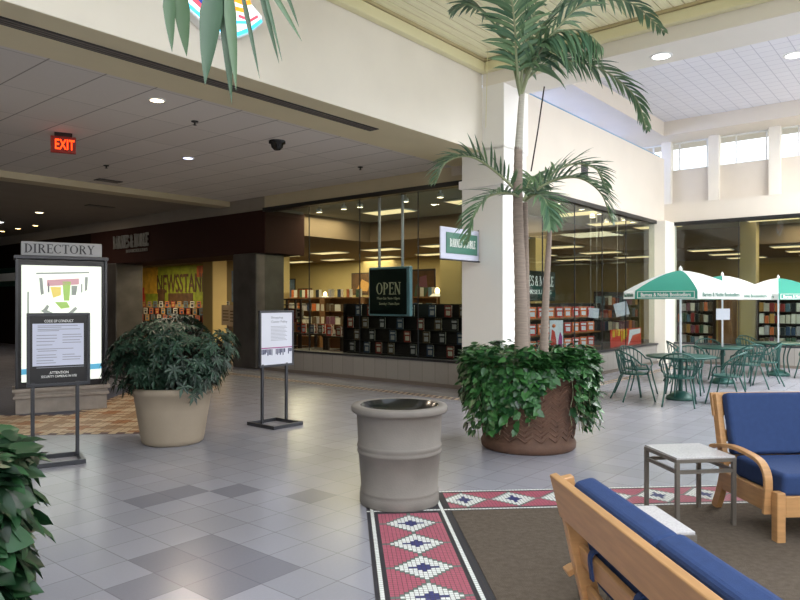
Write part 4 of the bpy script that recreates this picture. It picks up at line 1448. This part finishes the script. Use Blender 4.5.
# beige pot with the dark bushy shrub
t = thing('potted_shrub', 'dark leafy shrub in a smooth beige pot', 'potted plant', (-2.60, 7.72, 0))
MB().lathe([(0, 0), (.31, 0), (.335, .02), (.345, .06), (.40, .40), (.425, .56), (.44, .57), (.445, .63), (.43, .645), (.40, .64), (.39, .58)], 64).build('pot', 'pot_beige', t)
MB().lathe([(0, .60), (.395, .59)], 32).build('soil', 'soil', t)
r2 = random.Random(21)
st, mb = MB(), MB()
for k in range(620):
    while True:
        x, y, z = (r2.uniform(-1, 1) for _ in range(3))
        dd = abs(x) ** 2.6 + abs(y) ** 2.6 + abs(z) ** 2.6
        if .30 < dd < 1:
            break
    p_ = Vector((x * .72, y * .60, .98 + z * .40))
    if z < -.35:
        p_.x *= .88
    p_.z += .07 * math.sin(5 * x + 2) + .05 * math.sin(9 * x)
    if p_.z < .62 and math.hypot(p_.x, p_.y) < .5:
        p_.z = .72
    if k % 3 == 0:
        st.tube([(x * .1, y * .1, .6), (p_.x * .5, p_.y * .5, .6 + (p_.z - .6) * .6), p_], .007, 5, caps=False)
    else:
        st.tube([(p_.x * .7, p_.y * .7, p_.z - .12), p_], .004, 4, caps=False)
    ax = Vector((x, y, z * .5 + .55)).normalized()
    a1 = ax.cross(Vector((0, 0, 1)))
    a1 = a1.normalized() if a1.length > .1 else Vector((1, 0, 0))
    a2 = ax.cross(a1)
    n_ = r2.randint(6, 8)
    ph = r2.uniform(0, 6)
    for i in range(n_):
        a = ph + 2 * PI * i / n_
        d = a1 * math.cos(a) + a2 * math.sin(a) + ax * .15
        L = r2.uniform(.075, .115)
        s_ = d.cross(ax).normalized()
        e = [p_, p_ + d * L * .5 + s_ * L * .19 + ax * .004, p_ + d * L - Vector((0, 0, L * .25)), p_ + d * L * .5 - s_ * L * .19 + ax * .004, p_ + d * L * .52 - ax * .008]
        mb.add(e, [(0, 1, 4), (1, 2, 4), (2, 3, 4), (3, 0, 4)], 0, True)
s_ = st.build('branches', 'wood_dark', t)
mb.build('foliage', 'schefflera', t)

# ------------------------------------------------------------------ umbrella tables
def canopy(t_, R, z_edge, z_top, a0):
    for k in range(6):
        mb = MB()
        n, m_ = 6, 4
        A, C = a0 + k * PI / 3, a0 + (k + 1) * PI / 3
        vs, fs = [], []
        for i in range(n + 1):
            f = i / n
            for j in range(m_ + 1):
                g = j / m_
                p0 = Vector((math.cos(A), math.sin(A), 0)) * R * f
                p1 = Vector((math.cos(C), math.sin(C), 0)) * R * f
                p_ = p0.lerp(p1, g)
                z = z_top + (z_edge - z_top) * (f ** 1.55) + .025 * math.sin(PI * g) * -f
                vs.append((p_.x, p_.y, z))
        for i in range(n):
            for j in range(m_):
                a = i * (m_ + 1) + j
                fs.append((a, a + m_ + 1, a + m_ + 2, a + 1))
        mb.add(vs, fs, 0, True)
        w_ = mb.build('canopy_panel', 'green_fabric' if k % 2 else 'white_fabric', t_)
        mid = (A + C) / 2
        ap = R * math.cos(PI / 6)
        # hanging valance
        va = MB()
        P0, P1 = Vector((math.cos(A) * R, math.sin(A) * R, 0)), Vector((math.cos(C) * R, math.sin(C) * R, 0))
        o_ = Vector((math.cos(mid), math.sin(mid), 0)) * .006
        va.add([P0 + Vector((0, 0, z_edge)), P1 + Vector((0, 0, z_edge)), P1 + o_ + Vector((0, 0, z_edge - .13)), P0 + o_ + Vector((0, 0, z_edge - .13))], [(0, 1, 2, 3)])
        va.build('valance', 'green_fabric' if k % 2 else 'white_fabric', t_)
        # lettering lies along the valance, in a frame of its own
        cen = (P0 + P1) / 2
        h = bpy.data.objects.new('valance_print', None)
        tx = text_obj(t_, 'Barnes & Noble Booksellers', 0, 0, R * .8, .06, 0, 'white_text' if k % 2 else 'sign_green_light', depth=.003, bold=.012)
        bpy.data.objects.remove(h)
        tx.location = cen + Vector((math.cos(mid), math.sin(mid), 0)) * .008 + Vector((0, 0, z_edge - .065))
        tx.rotation_euler = (0, 0, mid + PI / 2)
        if k % 2:
            bd = MB().box(-R * .46, R * .46, -.003, 0, -.055, -.045).box(-R * .46, R * .46, -.003, 0, .045, .052).box(-R * .46, -R * .45, -.003, 0, -.045, .045).box(R * .45, R * .46, -.003, 0, -.045, .045)
            bo = bd.build('border_print', 'white_text', t_)
            bo.location = tx.location
            bo.rotation_euler = tx.rotation_euler
        MB().tube([(0, 0, z_top - .03), (math.cos(A) * R * .5, math.sin(A) * R * .5, z_top + (z_edge - z_top) * .34 - .02), (math.cos(A) * R, math.sin(A) * R, z_edge - .01)], .008, 5).build('rib', 'white_pole', t_)


LOC = [(4.62, 11.1), (6.36, 13.3), (8.25, 14.7)]
umb = thing('parasol', 'green and white parasol, leftmost and nearest, on the front cafe table', 'parasol', (4.62, 11.1, 0), 0, 'cafe parasols')
canopy(umb, .94, 1.78, 2.12, DEG(-218))
MB().tube([(0, 0, .10), (0, 0, 2.12)], .018, 10).build('pole', 'white_pole', umb)
MB().lathe([(.02, 2.1), (.03, 2.14), (.02, 2.17), (0, 2.2)], 14).build('finial', 'white_fabric', umb)
dup(umb, (*LOC[1], 0), DEG(-17), 'middle white parasol between the front one and the right one')
dup(umb, (*LOC[2], 0), DEG(39), 'rightmost parasol, cut by the right edge of the photo')
tb = thing('cafe_table', 'round green metal table under the leftmost parasol', 'table', (4.62, 11.1, 0), 0, 'green cafe tables')
MB().lathe([(.03, .685), (.52, .685), (.54, .70), (.54, .715), (.52, .72), (.03, .72)], 40).build('tabletop', 'green_metal', tb)
MB().lathe([(.035, .12), (.035, .69)], 14).build('pedestal', 'green_metal', tb)
MB().lathe([(.028, .14), (.06, .14), (.12, .11), (.22, .05), (.235, .0), (0, 0)], 32).build('base', 'green_metal', tb)
for k in range(4):
    a = PI / 4 + k * PI / 2
    MB().tube(spline([(math.cos(a) * .30, math.sin(a) * .30, .68), (math.cos(a) * .2, math.sin(a) * .2, .4), (math.cos(a) * .25, math.sin(a) * .25, .06)], 8), .014, 6).build('strut', 'green_metal', tb)
dup(tb, (*LOC[1], 0), .4, 'round green metal table under the middle parasol')
dup(tb, (*LOC[2], 0), .8, 'round green metal table under the rightmost parasol')
ch = thing('cafe_chair', 'x', 'chair', (0, 0, 0), 0, 'green cafe chairs')
MB().lathe([(0, .425), (.20, .425), (.225, .435), (.225, .45), (.20, .455), (0, .445)], 28).build('seat', 'green_metal', ch)
bk = MB()
rail = []
for i in range(21):
    a = PI * (-.12 + 1.24 * i / 20)
    f = math.sin(max(0, min(PI, a)))
    rail.append((math.cos(a) * .28, .02 + math.sin(a) * .27, .60 + .22 * max(0, f) ** .8))
bk.tube(rail, .013, 7)
for i in range(1, 12):
    a = PI * (.02 + .96 * i / 12)
    j = (a / PI + .12) / 1.24 * 20
    k0 = min(19, int(j))
    top = Vector(rail[k0]).lerp(Vector(rail[k0 + 1]), j - k0)
    bk.tube(spline([(math.cos(a) * .215, math.sin(a) * .215, .445), (math.cos(a) * .25, math.sin(a) * .245, .55), top], 5), .0075, 5)
bk.build('backrest', 'green_metal', ch)
for sx in (-1, 1):
    MB().tube(spline([Vector(rail[0 if sx > 0 else 20]), (sx * .25, -.13, .50), (sx * .2, -.14, .43), (sx * .24, -.24, 0)], 12), .0125, 7).build('leg', 'green_metal', ch)
    MB().tube(spline([(sx * .16, .14, .43), (sx * .2, .22, .2), (sx * .23, .30, 0)], 8), .0125, 7).build('leg', 'green_metal', ch)
first = [True]


def chair(x, y, face, label):
    """face: heading the sitter looks to, degrees from +x"""
    rz = DEG(face) + PI / 2
    if first[0]:
        first[0] = False
        ch.location = (x, y, 0)
        ch.rotation_euler = (0, 0, rz)
        ch['label'] = label
        return
    dup(ch, (x, y, 0), rz, label)


for i, (dx, dy, lb) in enumerate(((-.80, -.10, 'green chair leftmost at the front cafe table'), (-.48, .66, 'green chair second from the left at the front cafe table'), (-.30, -.66, 'green chair in front of the front cafe table, its seat before the base'),
                                  (.52, -.48, 'green chair at the right front of the front cafe table'), (.40, .66, 'green chair behind the front cafe table, right of the pole'))):
    chair(LOC[0][0] + dx, LOC[0][1] + dy, math.degrees(math.atan2(-dy, -dx)), lb)
for i, (dx, dy, lb) in enumerate(((-.75, .1, 'green chair on the left of the middle cafe table'), (.1, -.75, 'green chair in front of the middle cafe table'), (.70, -.25, 'green chair on the right of the middle cafe table'), (.1, .75, 'green chair behind the middle cafe table'))):
    chair(LOC[1][0] + dx, LOC[1][1] + dy, math.degrees(math.atan2(-dy, -dx)), lb)
for i, (dx, dy, lb) in enumerate(((-.7, -.2, 'green chair on the left of the rightmost cafe table'), (.35, -.65, 'green chair in front of the rightmost cafe table'), (-.2, .72, 'green chair behind the rightmost cafe table'))):
    chair(LOC[2][0] + dx, LOC[2][1] + dy, math.degrees(math.atan2(-dy, -dx)), lb)
t = thing('notice_card', 'white square card on the pole of the middle parasol', 'card', (6.36, 13.272, 1.25), 0)
B(-.135, .135, -.003, .003, 0, .22).build('card', 'paper_white', t)
B(-.02, .02, .003, .012, .05, .17).build('clip', 'dark_metal', t)


# ------------------------------------------------------------------ sofas
def sofa(name_label, loc, rz, W_=1.5, H=.82):
    """origin on the floor at the middle; the sitter faces -y"""
    t_ = thing('sofa', name_label, 'sofa', loc, rz)
    hw = W_ / 2
    D = .36
    for sx in (-1, 1):
        x = sx * (hw - .03)
        # rear post runs from the flared foot up to the top rail
        po = MB().plank(spline([(x, D + .10, 0), (x, D + .03, .14), (x, D - .02, .32), (x, D + .03, .56), (x, D + .10, H)], 16), .045, (1, 0, 0), .075)
        po.build('rear_post', 'birch', t_, bevel=.006)
        MB().box(x - .03, x + .03, -D, -D + .07, 0, .335).build('leg', 'birch', t_, bevel=.008)
        B(x - .0225, x + .0225, -D + .07, D - .03, .17, .31).build('side_rail', 'birch', t_, bevel=.006)
        xa = sx * (hw + .015)
        arm = spline([(xa, D + .075, .475), (xa, D + .02, .497), (xa, .16, .535), (xa, -.06, .53), (xa, -.20, .505), (xa, -.268, .44), (xa, -.28, .34), (xa, -.265, .17)], 28)
        MB().plank(arm, .055, (1, 0, 0), .028).build('arm', 'birch', t_, bevel=.005)
    B(-hw + .06, hw - .06, -D + .005, -D + .045, .17, .31).build('front_rail', 'birch_along', t_, bevel=.006)
    ct_, st_ = math.cos(DEG(14)), math.sin(DEG(14))

    def back(z, dy=0.0):
        f = (z - .32) / (H - .32)
        return D - .02 + .12 * f ** 1.3 + dy
    mx = Matrix.Translation((0, back(H - .08) + .035, H - .08)) @ Matrix.Rotation(-DEG(14), 4, 'X')
    MB().box(-hw, hw, -.016, .016, -.09, .09, mx=mx).build('top_rail', 'birch_along', t_, bevel=.005)
    for z in (.40, .57):
        mx = Matrix.Translation((0, back(z) + .005, z)) @ Matrix.Rotation(-DEG(10), 4, 'X')
        MB().box(-hw + .05, hw - .05, -.012, .012, -.045, .045, mx=mx).build('back_slat', 'birch_along', t_, bevel=.005)
    n = 2
    cw = (W_ - .10) / n
    B(-hw + .06, hw - .06, -D + .05, D - .03, .27, .30).build('seat_deck', 'birch_along', t_)
    for k in range(n):
        x0 = -hw + .05 + k * cw
        sc = B(x0 + .004, x0 + cw - .004, -D + .015, D - .12, .302, .455).build('seat_cushion', 'blue_fabric', t_, bevel=.03, seg=4)
        mx = Matrix.Translation((x0 + cw / 2, back(.66) - .065, .675)) @ Matrix.Rotation(-DEG(14), 4, 'X')
        bc = MB().box(-cw / 2 + .004, cw / 2 - .004, -.05, .05, -.235, .228 - .012 * k, mx=mx).build('back_cushion', 'blue_fabric', t_, bevel=.028, seg=4)
        for o_ in (sc, bc):
            for p_ in o_.data.polygons:
                p_.use_smooth = False
        for s_ in (-.28, .28):
            xs = x0 + cw / 2 + s_ * cw
            yb = back(.57)
            MB().plank(spline([(xs, yb - .06, .55), (xs, yb + .0, .638), (xs, yb + .034, .62), (xs, yb + .026, .53)], 12), .03, (1, 0, 0), .008).build('strap', 'blue_strap', bc)
    return t_


# seen from behind: its back runs along the lounge's long axis
sofa('light wood sofa with blue cushions seen from behind at the bottom right', (1.20, 2.09, 0), PI / 2 + RS + DEG(1.2), 1.5, .885)
sofa('light wood sofa with blue cushions facing the camera at the right edge', (3.22, 4.86, 0), RS - DEG(1.0), 1.5, .88)


def end_table(label, x, y, rz, s_=.46, h=.49):
    t_ = thing('end_table', label, 'table', (x, y, 0), rz, 'granite topped end tables')
    a = s_ / 2
    for sx in (-1, 1):
        for sy in (-1, 1):
            B(sx * (a - .014) - .014, sx * (a - .014) + .014, sy * (a - .014) - .014, sy * (a - .014) + .014, 0, h - .028).build('leg', 'table_metal', t_, bevel=.002)
    B(-a, a, -a, a, h - .028, h - .002).build('frame', 'table_metal', t_, bevel=.002)
    rl = MB()
    for sg in (-1, 1):
        rl.box(-a + .02, a - .02, sg * (a - .014) - .010, sg * (a - .014) + .010, h - .105, h - .08)
        rl.box(sg * (a - .014) - .010, sg * (a - .014) + .010, -a + .02, a - .02, h - .105, h - .08)
    rl.build('rail', 'table_metal', t_)
    B(-a + .006, a - .006, -a + .006, a - .006, h - .002, h + .012).build('top', 'granite', t_, bevel=.002)
    return t_


end_table('end table with metal legs and a pale granite top between the two sofas', 2.14, 5.0, DEG(8))
end_table('end table half hidden behind the blue cushions of the near sofa', 1.20, 3.46, RS, .44, .475)

# ------------------------------------------------------------------ light
def area(name, loc, rot, sx, sy, power, col):
    l = bpy.data.lights.new(name, 'AREA')
    l.shape = 'RECTANGLE'
    l.size, l.size_y = sx, sy
    l.energy = power
    l.color = col
    o = bpy.data.objects.new(name, l)
    COL.objects.link(o)
    o.location = loc
    o.rotation_euler = rot
    return o


area('skylight_and_fill', W(-3.2, -5.4, 6.3), (0, 0, ANG), 10, 9, 1340, (.97, .98, 1))  # lamp for the assumed atrium skylight, out of view
# daylight outside the clerestory windows; the last lamp is fill for the assumed nook entrance
o = area('daylight_and_fill', W(20.6, -1.5, 6.2), (0, 0, 0), 17, 2.2, 250, (.7, .8, 1))
o.rotation_euler = (Matrix.Rotation(ANG, 3, 'Z') @ Matrix.Rotation(PI / 2, 3, 'Z') @ Matrix.Rotation(-DEG(75), 3, 'X')).to_euler()
o = area('daylight_and_fill', W(15, 8.2, 6.2), (0, 0, 0), 9, 2.2, 480, (.36, .5, 1))
o.rotation_euler = (Matrix.Rotation(ANG, 3, 'Z') @ Matrix.Rotation(-DEG(75), 3, 'X')).to_euler()
o = area('daylight_and_fill', W(14.7, -10.6, 2.8), (0, 0, 0), 7.2, 4.8, 500, (1, .98, .96))  # fill lamp added behind the assumed, unseen glass entrance to brighten the nook
o.rotation_euler = (Matrix.Rotation(ANG, 3, 'Z') @ Matrix.Rotation(DEG(90), 3, 'X')).to_euler()
area('skylight_and_fill', W(14.4, -1.9, 6.75), (0, 0, ANG), 6.9, 5.9, 2150, (1, .98, .96))  # fill lamp added above the nook opening to brighten the floor by the tables
for X, y in ((4.53, 7.70), (6.70, 10.38), (8.1, 19.9)):
    area('corridor_lamp', W(X, y, 4.10), (0, 0, ANG), .16, .16, 42, (1, .8, .6))
# fill lamps added in the shop, besides its own ceiling panels
for X, y, e in ((12.4, 9.6, 90), (17.5, 11.5, 330), (17.5, 15.5, 260), (17.8, 20, 280), (20, 18, 110), (14, 17.5, 60), (14.5, 27, 200), (13, 16.5, 130), (12.3, 12, 110), (16, 7.4, 60), (21, 3, 80), (24.5, 4, 130), (24, 11, 90)):
    area('shop_fill_lamp', W(X, y, 3.26 if (y > 8.6 and X > 14.2) or X > 22 or y > 13 else 3.8), (0, 0, ANG), 1.6, 1.6, e * .8, (1, .83, .55))

wd = bpy.data.worlds.new('World')
S.world = wd
wd.use_nodes = True
bg = wd.node_tree.nodes['Background']
bg.inputs[0].default_value = (.88, .94, 1, 1)
bg.inputs[1].default_value = 2.5

cam = bpy.data.cameras.new('Camera')
co = bpy.data.objects.new('Camera', cam)
COL.objects.link(co)
co.location = (0, 0, 1.6)
co.rotation_euler = (PI / 2, 0, 0)
cam.sensor_width = 36
cam.lens = 674 / 800 * 36
cam.shift_y = 2 / 800
cam.clip_start = .05
S.camera = co
vs_ = S.view_settings
vs_.view_transform = 'Standard'
vs_.look = 'None'
vs_.exposure = 0
vs_.gamma = 1
vs_.use_curve_mapping = False
